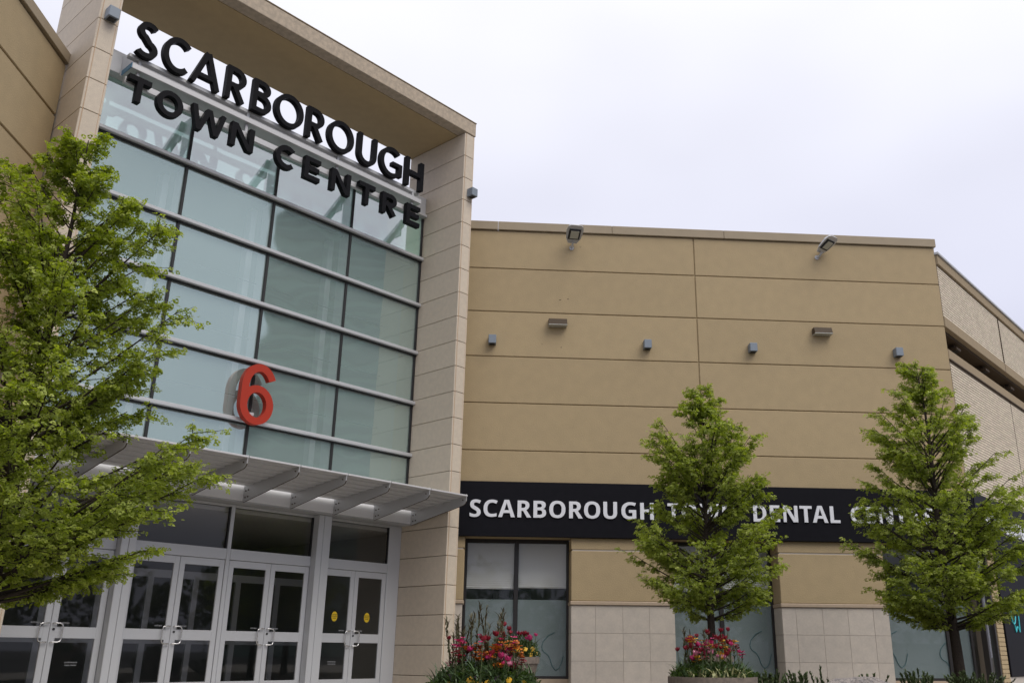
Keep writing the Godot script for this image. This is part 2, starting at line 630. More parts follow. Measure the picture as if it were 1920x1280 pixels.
func ground() -> void:
	struct("ground", sheet(-600, -600, 600, 600, -0.134), M.asphalt)
	var p := MB.new()
	p.box(Vector3(-8.2, -0.3, -30), Vector3(40, 0.0, -6.6))
	struct("pavement", p, M.paving)
	var k := MB.new()
	k.cbox(Vector3(-8.2, -0.3, -6.597), Vector3(40, 0.012, -6.44), 0.02)
	struct("kerb", k, M.tile[1])
	var s := MB.new()
	s.cbox(Vector3(1.4, -0.1, -20.2), Vector3(12.5, 0.10, -11.6), 0.04)
	struct("planting_bed", s, M.soil)
	struct("lawn", sheet(-90, 60, 90, 75, -0.12), M.lawn)

# ---- the stone portal
func portal() -> void:
	var base := Vector3(9.5, 0, -16)
	var o := face_thing("entrance_portal", "tall limestone clad entrance portal with two piers and flat roof slab", "portal", base)
	var joint0 := 12.68
	var step := 0.6166
	var rows := [13.33]
	for k in 21:
		rows.append(joint0 - step * k)
	rows.append(0.0)
	var cols := [[4.88, 5.235], [13.795, 14.13]]
	for side in 2:
		var t0: float = cols[side][0]
		var t1: float = cols[side][1]
		var core := MB.new(base)
		core.box(Vector3(t0 + 0.05, 0, -17.05), Vector3(t1 - 0.05, 13.33, -15.05))
		obj("pier_core", core, M.stone_joint, o)
		var cut := -16.12
		for i in rows.size() - 1:
			var y1: float = rows[i] - 0.006
			var y0: float = rows[i + 1] + 0.006
			var pick := func(): return M.stone[rng.randi() % 4]
			var a := MB.new(base)   # front stone
			a.cbox(Vector3(t0 + 0.045, y0, -15.06), Vector3(t1 - 0.045, y1, -15.0), 0.006)
			obj("stone_panel", a, pick.call(), o)
			for s in 2:   # side stones, whole length in one piece as in the photograph
				var x0: float = t0 if s == 0 else t1 - 0.042
				var b := MB.new(base)
				b.cbox(Vector3(x0, y0, -17.1), Vector3(x0 + 0.042, y1, -15.012), 0.006)
				obj("stone_panel", b, pick.call(), o)
		for s in 2:
			var x: float = t0 + 0.0435 if s == 0 else t1 - 0.0435
			var l := MB.new(base)
			l.box(Vector3(x - 0.006, 0.0, -15.02), Vector3(x + 0.006, 13.32, -15.006))
			obj("sealant_joint", l, M.sealant, o)
	var f := MB.new(base)
	f.cbox(Vector3(4.87, 13.345, -15.3), Vector3(14.145, 13.72, -14.985), 0.012)
	obj("fascia", f, M.fascia, o)
	var s := MB.new(base)
	s.box(Vector3(4.88, 13.34, -17.12), Vector3(14.135, 13.70, -15.302))
	obj("roof_slab", s, M.soffit, o)
	var g := MB.new(base)
	g.cbox(Vector3(4.86, 13.722, -17.14), Vector3(14.155, 13.75, -14.97), 0.008)
	obj("roof_flashing", g, M.coping, o)

const BAY := [5.205, 7.52, 9.55, 11.61, 13.795]
const ROW := [3.62, 5.185, 6.445, 7.705, 8.945, 10.185, 11.40]

func curtain_wall() -> void:
	var base := Vector3(9.5, 3.6, -16.5)
	var o := face_thing("glass_curtain_wall", "five storey high glazed wall of pale green panes in aluminium bars", "curtain wall", base)
	for r in 6:
		for c in 4:
			var b := MB.new(base)
			var dz := rng.randf_range(-0.004, 0.004)
			var dx := rng.randf_range(-0.004, 0.004)
			b.hexa([Vector3(BAY[c] + 0.01, ROW[r] + 0.01, -16.462 + dz), Vector3(BAY[c + 1] - 0.01, ROW[r] + 0.01, -16.462 + dx), Vector3(BAY[c + 1] - 0.01, ROW[r] + 0.01, -16.455 + dx), Vector3(BAY[c] + 0.01, ROW[r] + 0.01, -16.455 + dz),
				Vector3(BAY[c] + 0.01, ROW[r + 1] - 0.01, -16.462 - dx), Vector3(BAY[c + 1] - 0.01, ROW[r + 1] - 0.01, -16.462 - dz), Vector3(BAY[c + 1] - 0.01, ROW[r + 1] - 0.01, -16.455 - dz), Vector3(BAY[c] + 0.01, ROW[r + 1] - 0.01, -16.455 - dx)])
			# one sheet only: the front face carries the reflection
			var p := MB.new(base)
			var q := [Vector3(BAY[c] + 0.008, ROW[r] + 0.008, -16.455 + dz), Vector3(BAY[c + 1] - 0.008, ROW[r] + 0.008, -16.455 + dx), Vector3(BAY[c + 1] - 0.008, ROW[r + 1] - 0.008, -16.455 - dz), Vector3(BAY[c] + 0.008, ROW[r + 1] - 0.008, -16.455 - dx)]
			p.tri(q[0], q[1], q[2])
			p.tri(q[0], q[2], q[3])
			obj("pane", p, M.coated_top if r == 5 else M.coated, o)
	for r in range(1, 6):
		var y: float = ROW[r]
		var h := node("crossbar", o)
		var cap := MB.new(base)
		cap.cbox(Vector3(5.206, y - 0.040, -16.452), Vector3(13.794, y + 0.038, -16.325), 0.012)
		obj("cap", cap, M.alu_grey, h)
		var gk := MB.new(base)
		gk.box(Vector3(5.207, y - 0.075, -16.449), Vector3(13.793, y - 0.0405, -16.40))
		obj("gasket", gk, M.gasket, h)
		var inner := MB.new(base)
		inner.cbox(Vector3(5.21, y - 0.035, -16.66), Vector3(13.79, y + 0.035, -16.475), 0.005)
		obj("inner_rail", inner, M.steel, h)
	for c in range(0, 5):
		var x: float = BAY[c] + (0.03 if c == 0 else -0.03 if c == 4 else 0.0)
		var h := node("mullion", o)
		for r in 6:
			var cap := MB.new(base)
			cap.cbox(Vector3(x - 0.03, ROW[r] + (0.039 if r else 0.0), -16.453), Vector3(x + 0.03, ROW[r + 1] - 0.0755, -16.415), 0.006)
			obj("gasket", cap, M.gasket, h)
		if c > 0 and c < 4:
			var inner := MB.new(base)
			inner.cbox(Vector3(x - 0.035, 3.62, -16.80), Vector3(x + 0.035, 11.3, -16.472), 0.006)
			obj("inner_post", inner, M.steel, h)
	# heavy steel posts a little inside the glass
	for x in [7.38, 9.42, 11.48]:
		var p := MB.new(base)
		p.cbox(Vector3(x - 0.07, 3.62, -17.20), Vector3(x + 0.07, 10.09, -16.98), 0.01)
		obj("steel_post", p, M.steel, o)
	# head of the glazing and its flashing
	var head := MB.new(base)
	head.cbox(Vector3(5.207, 11.42, -16.75), Vector3(13.793, 11.90, -16.36), 0.015)
	obj("head_panel", head, M.alu_grey, o)
	var sill := MB.new(base)
	sill.cbox(Vector3(5.208, 11.34, -16.45), Vector3(13.792, 11.415, -16.29), 0.008)
	obj("head_ledge", sill, M.alu, o)
	# braces that steady the free-standing top of the glass from the roof behind
	for x in [7.47, 9.50, 11.56, 13.40]:
		var d := node("brace", o)
		var b := MB.new(base)
		b.hexa([Vector3(x - 0.075, 11.12, -16.82), Vector3(x + 0.075, 11.12, -16.82), Vector3(x + 0.075, 11.26, -16.76), Vector3(x - 0.075, 11.26, -16.76),
			Vector3(x - 0.075, 10.02, -18.6), Vector3(x + 0.075, 10.02, -18.6), Vector3(x + 0.075, 10.18, -18.6), Vector3(x - 0.075, 10.18, -18.6)])
		obj("strut", b, M.steel, d)
		var c := MB.new(base)
		c.cbox(Vector3(x - 0.02, 10.85, -17.05), Vector3(x + 0.02, 11.2, -16.83), 0.005)
		obj("gusset", c, M.steel, d)
		var e := MB.new(base)
		e.tube([Vector3(x - 0.09, 11.0, -17.0), Vector3(x + 0.09, 11.0, -17.0)], [0.03, 0.03], 8)
		obj("pin", e, M.chrome, d)
	for y in [4.55, 5.75, 7.0, 8.25]:
		var rod := MB.new(base)
		rod.tube([Vector3(5.21, y, -16.72), Vector3(13.0, y, -16.72)], [0.008, 0.008], 6)
		obj("tension_rod", rod, M.dark, o)
	# the hall behind: floor, back and side walls, roof
	var hall := MB.new(base)
	hall.box(Vector3(5.0, 3.6, -25.2), Vector3(14.0, 10.1, -25.0))
	obj("hall_back_wall", hall, M.interior_pale, o)
	for x in [5.0, 13.81]:
		var wl := MB.new(base)
		wl.box(Vector3(x, 3.6, -25.0), Vector3(x + 0.19, 10.1, -17.11))
		obj("hall_side_wall", wl, M.interior_pale, o)
	var rf := MB.new(base)
	rf.box(Vector3(4.9, 10.10, -25.3), Vector3(14.1, 10.16, -16.67))
	obj("hall_roof", rf, M.roof, o)
	var fl := MB.new(base)
	fl.box(Vector3(5.0, 3.50, -25.0), Vector3(14.0, 3.60, -16.7))
	obj("hall_floor", fl, M.interior_pale, o)

func canopy() -> void:
	var base := Vector3(9.5, 3.55, -16.2)
	var o := face_thing("entrance_canopy", "grey metal canopy of sloping fins and louvres above the doors", "canopy", base)
	var f := MB.new(base)
	f.cbox(Vector3(5.21, 3.575, -16.42), Vector3(13.79, 3.93, -16.205), 0.01)
	obj("fascia_beam", f, M.white_panel, o)
	var u := MB.new(base)
	u.box(Vector3(5.212, 3.545, -16.60), Vector3(13.788, 3.572, -16.215))
	obj("soffit_strip", u, M.alu_grey, o)
	var ts := []
	for k in range(-4, 5):
		ts.append(9.505 + k * 1.062)
	for t in ts:
		var h := node("fin", o)
		var out := PackedVector2Array([Vector2(-16.2, 3.55), Vector2(-16.16, 3.545)])
		out.append_array([Vector2(-14.50, 3.84), Vector2(-14.44, 3.865), Vector2(-14.405, 3.92), Vector2(-14.40, 4.0), Vector2(-14.40, 4.07), Vector2(-14.52, 4.055), Vector2(-16.2, 3.93)])
		var b := MB.new()
		b.prism([out], -0.009, 0.009)
		# the outline is drawn in (n, y): turn it to stand across t
		var turned := MB.new(base)
		for i in range(0, b.v.size(), 3):
			var a := []
			for j in 3:
				a.append(Vector3(t - b.v[i + j].z, b.v[i + j].y, b.v[i + j].x))
			turned.tri(a[0], a[2], a[1])
		obj("plate", turned, M.alu_grey, h)
		var foot_shade := MB.new(base)   # dark strip that paints shade along the downward edge of the plate
		foot_shade.tube([Vector3(t, 3.545, -16.18), Vector3(t, 3.838, -14.5), Vector3(t, 3.866, -14.438), Vector3(t, 3.92, -14.402)], [0.010, 0.010, 0.010, 0.010], 6)
		obj("edge_shade_strip", foot_shade, M.brown, h)
		for q in [Vector2(-16.12, 3.63), Vector2(-16.12, 3.76), Vector2(-16.03, 3.64), Vector2(-16.03, 3.77), Vector2(-14.5, 3.95)]:
			var bo := MB.new(base)
			bo.tube([Vector3(t - 0.022, q.y, q.x), Vector3(t + 0.022, q.y, q.x)], [0.014, 0.014], 8)
			obj("bolt", bo, M.brown, h)
	for i in ts.size() - 1:
		for k in 7:
			var n0 := lerpf(-16.14, -14.62, k / 6.0)
			var y0 := lerpf(3.875, 4.035, k / 6.0)
			var s := MB.new(base)
			s.cbox(Vector3(ts[i] + 0.0105, y0 - 0.018, n0), Vector3(ts[i + 1] - 0.0105, y0 + 0.014, n0 + 0.262), 0.003)
			obj("louvre", s, M.louvre, o)

# ---- doors
func upright(mb: MB, t0: float, t1: float, y0: float, y1: float, n0: float, n1: float) -> void:
	mb.cbox(Vector3(t0, y0, n0), Vector3(t1, y1, n1), 0.008)

func door(o: Node3D, base: Vector3, t0: float, t1: float, meet_right: bool, sticker: bool, notice: bool) -> void:
	var d := node("door", o)
	var top := 2.475
	var f := MB.new(base)
	var st := 0.105
	upright(f, t0, t0 + st, 0.02, top, -16.60, -16.555)
	upright(f, t1 - st, t1, 0.02, top, -16.60, -16.555)
	for r in [[0.02, 0.28], [1.0, 1.18], [top - 0.13, top]]:
		f.box(Vector3(t0 + st - 0.006, r[0], -16.598), Vector3(t1 - st + 0.006, r[1], -16.558))
	obj("leaf_frame", f, M.alu_white, d)
	for r in [[0.28, 1.0], [1.18, top - 0.13]]:
		var p := MB.new(base)
		var a := Vector3(t0 + st, r[0], -16.58)
		var b := Vector3(t1 - st, r[1], -16.58)
		p.tri(a, Vector3(b.x, a.y, a.z), b)
		p.tri(a, b, Vector3(a.x, b.y, a.z))
		obj("pane", p, M.clear, d)
	var x := t1 - 0.035 if meet_right else t0 + 0.035
	var s := -1.0 if meet_right else 1.0
	var hd := MB.new(base)
	var path := []
	var rad := []
	var pts := [Vector3(x, 1.235, -16.555), Vector3(x, 1.235, -16.51), Vector3(x + s * 0.09, 1.235, -16.50), Vector3(x + s * 0.13, 1.22, -16.50), Vector3(x + s * 0.145, 1.18, -16.50), Vector3(x + s * 0.145, 0.99, -16.50), Vector3(x + s * 0.13, 0.95, -16.50), Vector3(x + s * 0.09, 0.935, -16.50), Vector3(x, 0.935, -16.51), Vector3(x, 0.935, -16.555)]
	for p in pts:
		path.append(p)
		rad.append(0.012)
	hd.tube(path, rad, 8)
	obj("handle", hd, M.chrome, d)
	if not meet_right:
		var lk := MB.new(base)
		lk.tube([Vector3(x + 0.02, 1.14, -16.556), Vector3(x + 0.02, 1.14, -16.54)], [0.02, 0.02], 10)
		obj("lock", lk, M.dark, d)
	var nm := inst("lettering", text("OXFORD", 0.024, 0.001), M.pale_print, d)
	nm.position = Vector3((t1 - st - 0.13) if meet_right else (t0 + st + 0.13), 1.24, -16.574) - base
	if notice:
		for k in 2:
			var tx := inst("lettering", text(["SCARBOROUGH", "TOWN CENTRE"][k], 0.02, 0.001), M.pale_print, d)
			tx.position = Vector3((t0 + t1) / 2, 0.62 - k * 0.045, -16.574) - base
	if sticker:
		var c := MB.new(base)
		c.prism(scaled([ellipse(Vector2.ZERO, 0.075, 0.10, 28)], 1.0, Vector2((t0 + t1) / 2 - 0.02, 1.52)), -16.577, -16.574)
		obj("sticker", c, M.yellow, d)
		for k in 3:
			var tx2 := inst("lettering", text(["CAUTION", "AUTOMATIC", "DOOR"][k], [0.022, 0.019, 0.022][k], 0.001), M.ink, d)
			tx2.position = Vector3((t0 + t1) / 2 - 0.02, 1.555 - k * 0.035, -16.573) - base

func storefront() -> void:
	var base := Vector3(9.5, 0, -16.6)
	var o := face_thing("entrance_doors", "four pairs of glazed aluminium doors with transoms under the canopy", "storefront", base)
	var pairs := [[5.66, 6.50, 7.36], [7.635, 8.58, 9.485], [9.575, 10.50, 11.405], [11.74, 12.58, 13.44]]
	for i in 4:
		var p: Array = pairs[i]
		door(o, base, p[0] + 0.004, p[1] - 0.003, true, i == 3, i == 3)
		door(o, base, p[1] + 0.003, p[2] - 0.004, false, i == 3, i == 0)
	# frame uprights
	for u in [[5.206, 5.656], [9.489, 9.571], [13.444, 13.793]]:
		var b := MB.new(base)
		upright(b, u[0], u[1], 0.0, 3.54, -16.64, -16.545)
		obj("frame_upright", b, M.alu_white, o)
	for u in [[7.364, 7.631], [11.41, 11.736]]:
		var b := MB.new(base)
		upright(b, u[0], u[0] + 0.13, 0.0, 3.54, -16.64, -16.37)
		obj("post", b, M.alu_white, o)
		var b2 := MB.new(base)
		upright(b2, u[0] + 0.136, u[1], 0.0, 3.54, -16.64, -16.372)
		obj("post", b2, M.alu_white, o)
	var heads := [[5.658, 7.362], [7.633, 9.487], [9.573, 11.408], [11.738, 13.442]]
	for h in heads:
		var b := MB.new(base)
		b.cbox(Vector3(h[0], 2.485, -16.64), Vector3(h[1], 2.69, -16.548), 0.006)
		obj("frame_head", b, M.alu_white, o)
		var c := MB.new(base)
		c.cbox(Vector3(h[0], 3.49, -16.64), Vector3(h[1], 3.542, -16.548), 0.006)
		obj("frame_head", c, M.alu_grey, o)
		var p := MB.new(base)
		var a := Vector3(h[0] + 0.005, 2.69, -16.59)
		var q := Vector3(h[1] - 0.005, 3.49, -16.59)
		p.tri(a, Vector3(q.x, a.y, a.z), q)
		p.tri(a, q, Vector3(a.x, q.y, a.z))
		obj("transom_pane", p, M.clear, o)
		var bd := MB.new(base)
		bd.box(Vector3(h[1] - 0.03, 2.692, -16.60), Vector3(h[1] - 0.002, 3.488, -16.552))
		obj("glazing_bead", bd, M.gasket, o)
	# vestibule: floor, walls, ceiling and the inner row of doors
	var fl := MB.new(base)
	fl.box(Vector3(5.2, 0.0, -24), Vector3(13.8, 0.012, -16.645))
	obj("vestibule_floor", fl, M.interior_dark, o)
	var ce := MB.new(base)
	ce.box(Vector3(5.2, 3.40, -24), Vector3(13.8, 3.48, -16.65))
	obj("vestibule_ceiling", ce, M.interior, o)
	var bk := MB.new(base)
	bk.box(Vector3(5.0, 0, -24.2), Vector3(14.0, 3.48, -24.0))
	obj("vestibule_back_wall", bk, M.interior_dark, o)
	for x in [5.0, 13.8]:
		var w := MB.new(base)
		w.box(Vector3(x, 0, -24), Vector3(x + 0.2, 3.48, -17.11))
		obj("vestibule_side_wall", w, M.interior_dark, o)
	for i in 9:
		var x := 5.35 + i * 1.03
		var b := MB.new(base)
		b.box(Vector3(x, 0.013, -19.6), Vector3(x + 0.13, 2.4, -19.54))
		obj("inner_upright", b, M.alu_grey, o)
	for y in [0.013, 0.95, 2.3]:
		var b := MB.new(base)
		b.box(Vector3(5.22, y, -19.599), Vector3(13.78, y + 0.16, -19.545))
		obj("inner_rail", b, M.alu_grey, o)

# ---- rendered wing on the right
const BZ := -21.36
const BROWS := [11.10, 10.04, 8.875, 7.70, 6.52, 5.36, 4.60]

func tan_wing() -> void:
	var base := Vector3(5, 0, BZ)
	var o := thing("tan_building", "tan rendered building wing with scored panels above three tall windows", "building", base)
	var xs := [-1.45, 5.14, 11.64]
	var bk := MB.new(base)
	bk.box(Vector3(-1.45, 3.362, BZ - 0.75), Vector3(11.60, 11.10, BZ - 0.03))
	obj("backing_wall", bk, M.stucco_joint, o)
	for r in BROWS.size() - 1:
		for c in 2:
			var b := MB.new(base)
			b.cbox(Vector3(xs[c] + (0.013 if c else 0.0), BROWS[r + 1] + 0.010, BZ - 0.06), Vector3(xs[c + 1] - (0.013 if c == 0 else 0.0), BROWS[r] - 0.010, BZ), 0.012)
			obj("render_panel", b, M.stucco[rng.randi() % 3], o)
	var low := MB.new(base)
	low.cbox(Vector3(-1.45, 3.35, BZ - 0.06), Vector3(11.64, 4.584, BZ - 0.002), 0.01)
	obj("render_panel", low, M.stucco[0], o)
	# side return of the corner above the brick wing
	for q in [[1.66, 9.24, 0.022], [1.86, 9.27, 0.016], [1.70, 7.98, 0.018], [2.18, 10.72, 0.014], [1.22, 8.05, 0.012]]:
		var sc0 := MB.new(base)
		var ring := PackedVector2Array()
		for k in 9:
			var a := TAU * k / 9.0
			ring.append(Vector2(q[0] + cos(a) * q[2] * rng.randf_range(0.6, 1.4), q[1] + sin(a) * q[2] * rng.randf_range(0.3, 0.9)))
		sc0.prism([ring], BZ + 0.0005, BZ + 0.003)
		obj("scuff", sc0, M.brown, o)
	# metal coping in lengths
	var cx := -1.5
	for w in [1.55, 2.95, 2.95, 2.95, 2.78]:
		var b := MB.new(base)
		b.cbox(Vector3(cx + 0.003, 11.105, BZ - 0.5), Vector3(cx + w - 0.003, 11.335, BZ + 0.055), 0.008)
		obj("coping_length", b, M.coping, o)
		cx += w
	var rf := MB.new(base)
	rf.box(Vector3(-1.4, 10.6, -40), Vector3(11.0, 10.75, BZ - 0.5))
	obj("roof", rf, M.roof, o)
	# ground floor piers
	var piers := [[-1.45, -0.49], [1.956, 4.326], [6.816, 9.345]]
	var tiles := [[], [1.956, 2.51, 3.13, 3.74, 4.326], [6.816, 7.145, 7.768, 8.369, 8.972, 9.345]]
	for i in 3:
		var x0: float = piers[i][0]
		var x1: float = piers[i][1]
		var p := node("pier", o)
		var core := MB.new(base)
		core.box(Vector3(x0 + 0.03, 0, BZ - 0.70), Vector3(x1 - 0.03, 3.36, BZ - 0.012))
		obj("core", core, M.tile_grout, p)
		for y in [[1.945, 3.055], [3.085, 3.345]]:
			var b := MB.new(base)
			b.cbox(Vector3(x0, y[0], BZ - 0.70), Vector3(x1, y[1], BZ), 0.012)
			obj("render_panel", b, M.stucco[i], p)
		var band_ := MB.new(base)
		band_.cbox(Vector3(x0 - 0.02, 1.855, BZ - 0.70), Vector3(x1 + 0.02, 1.94, BZ + 0.03), 0.012)
		obj("string_course", band_, M.trim, p)
		var ys := [0.02, 0.066, 0.657, 1.25, 1.85]
		if i == 0:
			tiles[0] = [-1.45, -0.9, -0.49]
		for r in 4:
			for c in tiles[i].size() - 1:
				var b := MB.new(base)
				b.cbox(Vector3(tiles[i][c] + 0.0035, ys[r] + 0.0035, BZ - 0.04), Vector3(tiles[i][c + 1] - 0.0035, ys[r + 1] - 0.0035, BZ - 0.005), 0.002)
				obj("stone_tile", b, M.tile[rng.randi() % 3], p)
			var rv := MB.new(base)
			rv.cbox(Vector3(x0 - 0.004, ys[r] + 0.003, BZ - 0.69), Vector3(x0 + 0.032, ys[r + 1] - 0.003, BZ - 0.044), 0.004)
			obj("stone_tile", rv, M.tile[rng.randi() % 3], p)
	# windows between the piers
	var wz := BZ - 0.62
	var wins := [[-0.49, 1.956, 0.72], [4.326, 6.816, 5.56], [9.345, 11.60, 11.0]]
	for i in 3:
		window(o, base, wins[i][0], wins[i][1], wins[i][2], wz, i)
	var kick := MB.new(base)
	kick.box(Vector3(-1.4, 0, wz - 0.06), Vector3(11.6, 0.27, wz + 0.05))
	obj("window_plinth", kick, M.trim, o)
	# rooms behind the windows
	var room := MB.new(base)
	room.box(Vector3(-1.4, 0, -27.2), Vector3(16.6, 3.4, -27.0))
	obj("room_back_wall", room, M.interior, o)
	var fl := MB.new(base)
	fl.box(Vector3(-1.4, 0, -27), Vector3(11.6, 0.02, wz - 0.07))
	obj("room_floor", fl, M.interior, o)
	var ce := MB.new(base)
	ce.box(Vector3(-1.4, 3.30, -27), Vector3(11.6, 3.345, BZ - 0.66))
	obj("room_ceiling", ce, M.interior_pale, o)
	for x in [-1.45, 3.1, 8.0]:
		var w := MB.new(base)
		w.box(Vector3(x, 0.021, -27), Vector3(x + 0.1, 3.29, BZ - 0.72))
		obj("room_side_wall", w, M.interior, o)
	var desk := MB.new(base)
	desk.cbox(Vector3(0.1, 0.021, -23.6), Vector3(1.45, 1.18, -22.9), 0.02)
	obj("reception_counter", desk, M.white_letter, o)
	var sc := MB.new(base)
	sc.cbox(Vector3(0.2, 1.75, -23.3), Vector3(1.15, 2.3, -23.25), 0.01)
	obj("wall_screen", sc, M.screen, o)
	for x in [4.9, 9.7]:
		var d2 := MB.new(base)
		d2.cbox(Vector3(x - 0.4, 0.021, -23.8), Vector3(x + 1.5, 0.95, -23.2), 0.02)
		obj("reception_counter", d2, M.white_letter, o)

func window(o: Node3D, base: Vector3, x0: float, x1: float, xm: float, z: float, which: int) -> void:
	var w := node("window", o)
	var f := MB.new(base)
	f.cbox(Vector3(x0, 0.27, z - 0.05), Vector3(x0 + 0.055, 3.361, z + 0.04), 0.006)
	f.cbox(Vector3(x1 - 0.06, 0.27, z - 0.05), Vector3(x1, 3.361, z + 0.04), 0.006)
	f.cbox(Vector3(xm - 0.05, 0.27, z - 0.05), Vector3(xm + 0.05, 3.361, z + 0.04), 0.006)
	f.box(Vector3(x0 + 0.05, 0.271, z - 0.048), Vector3(x1 - 0.05, 0.33, z + 0.036))
	f.box(Vector3(x0 + 0.05, 3.27, z - 0.048), Vector3(x1 - 0.05, 3.36, z + 0.036))
	obj("frame", f, M.bronze, w)
	for q in [[x0 + 0.05, xm - 0.045], [xm + 0.045, x1 - 0.05]]:
		var p := MB.new(base)
		var a := Vector3(q[0], 0.32, z)
		var b := Vector3(q[1], 3.28, z)
		p.tri(a, Vector3(b.x, a.y, a.z), b)
		p.tri(a, b, Vector3(a.x, b.y, a.z))
		obj("pane", p, M.shop, w)
		var fr := MB.new(base)
		fr.box(Vector3(q[0], 0.32, z - 0.012), Vector3(q[1], 1.99, z - 0.008))
		obj("frosted_film", fr, M.frost, w)
		if which < 2:
			var bl := MB.new(base)
			var y := 2.26 if q[0] < xm - 0.1 else 2.29
			bl.box(Vector3(q[0] + 0.01, y - 0.03, z - 0.105), Vector3(q[1] - 0.01, y, z - 0.075))
			while y < 3.25:
				bl.hexa([Vector3(q[0] + 0.01, y, z - 0.058), Vector3(q[1] - 0.01, y, z - 0.058), Vector3(q[1] - 0.01, y + 0.056, z - 0.088), Vector3(q[0] + 0.01, y + 0.056, z - 0.088),
					Vector3(q[0] + 0.01, y, z - 0.056), Vector3(q[1] - 0.01, y, z - 0.056), Vector3(q[1] - 0.01, y + 0.058, z - 0.086), Vector3(q[0] + 0.01, y + 0.058, z - 0.086)])
				y += 0.05
			obj("blind", bl, M.blind, w)
	# a tooth drawn in outline on the frosted film
	var marks := [[x1 - 0.62, 0.85, 1.0]]
	if which == 2:
		marks = [[x0 + 0.12, 0.95, 1.0], [xm - 0.25, 0.75, 1.0]]
	elif which == 1:
		marks = [[x0 + 0.35, 0.8, 1.0], [x1 - 0.62, 0.92, 1.0]]
	for m in marks:
		var t := MB.new(base)
		var line := []
		var rad := []
		var shape := [Vector2(0.30, 0.42), Vector2(0.16, 0.36), Vector2(0.03, 0.22), Vector2(0.0, 0.10), Vector2(0.04, 0.0), Vector2(0.14, -0.06), Vector2(0.20, -0.16), Vector2(0.24, -0.30), Vector2(0.32, -0.40), Vector2(0.41, -0.34), Vector2(0.46, -0.22), Vector2(0.50, -0.08)]
		var c2 := Curve2D.new()
		for k in shape.size():
			var tan: Vector2 = (shape[mini(k + 1, shape.size() - 1)] - shape[maxi(k - 1, 0)]) / 6.0
			c2.add_point(shape[k], -tan, tan)
		for s in 40:
			var pt := c2.sample_baked(c2.get_baked_length() * s / 39.0)
			line.append(Vector3(m[0] + pt.x, m[1] + pt.y, z + 0.004))
			rad.append(0.007)
		t.tube(line, rad, 5)
		obj("tooth_outline", t, M.teal, w)

# ---- rendered wing on the left
func side_wing() -> void:
	var base := Vector3(-7.94, 0, -14)
	var o := thing("side_building", "tan rendered side wall running toward the camera left of the portal", "building", base)
	var rows := [10.93, 9.865, 8.75, 7.58, 6.41, 5.24, 4.07, 2.9, 1.73, 0.0]
	var bk := MB.new(base)
	bk.box(Vector3(-8.5, 0, -14.80), Vector3(-7.97, 10.94, 6))
	obj("backing_wall", bk, M.stucco_joint, o)
	var zs := [-14.83, -8.0, -1.0, 6.0]
	for r in rows.size() - 1:
		for c in 3:
			var b := MB.new(base)
			b.cbox(Vector3(-8.0, rows[r + 1] + 0.016, zs[c] + 0.012), Vector3(-7.94, rows[r] - 0.016, zs[c + 1] - 0.012), 0.014)
			obj("render_panel", b, M.stucco[rng.randi() % 3], o)
	for c in 7:
		var b := MB.new(base)
		b.cbox(Vector3(-8.5, 10.945, -14.85 + c * 3.0 + 0.003), Vector3(-7.885, 11.155, -14.85 + c * 3.0 + 2.997), 0.008)
		obj("coping_length", b, M.coping, o)
	var rf := MB.new(base)
	rf.box(Vector3(-30, 10.4, -40), Vector3(-8.5, 10.6, 6))
	obj("roof", rf, M.roof, o)

# ---- brick wing beyond the right corner; same 45 degree axes
const CN := -6.866
const CT := 23.34

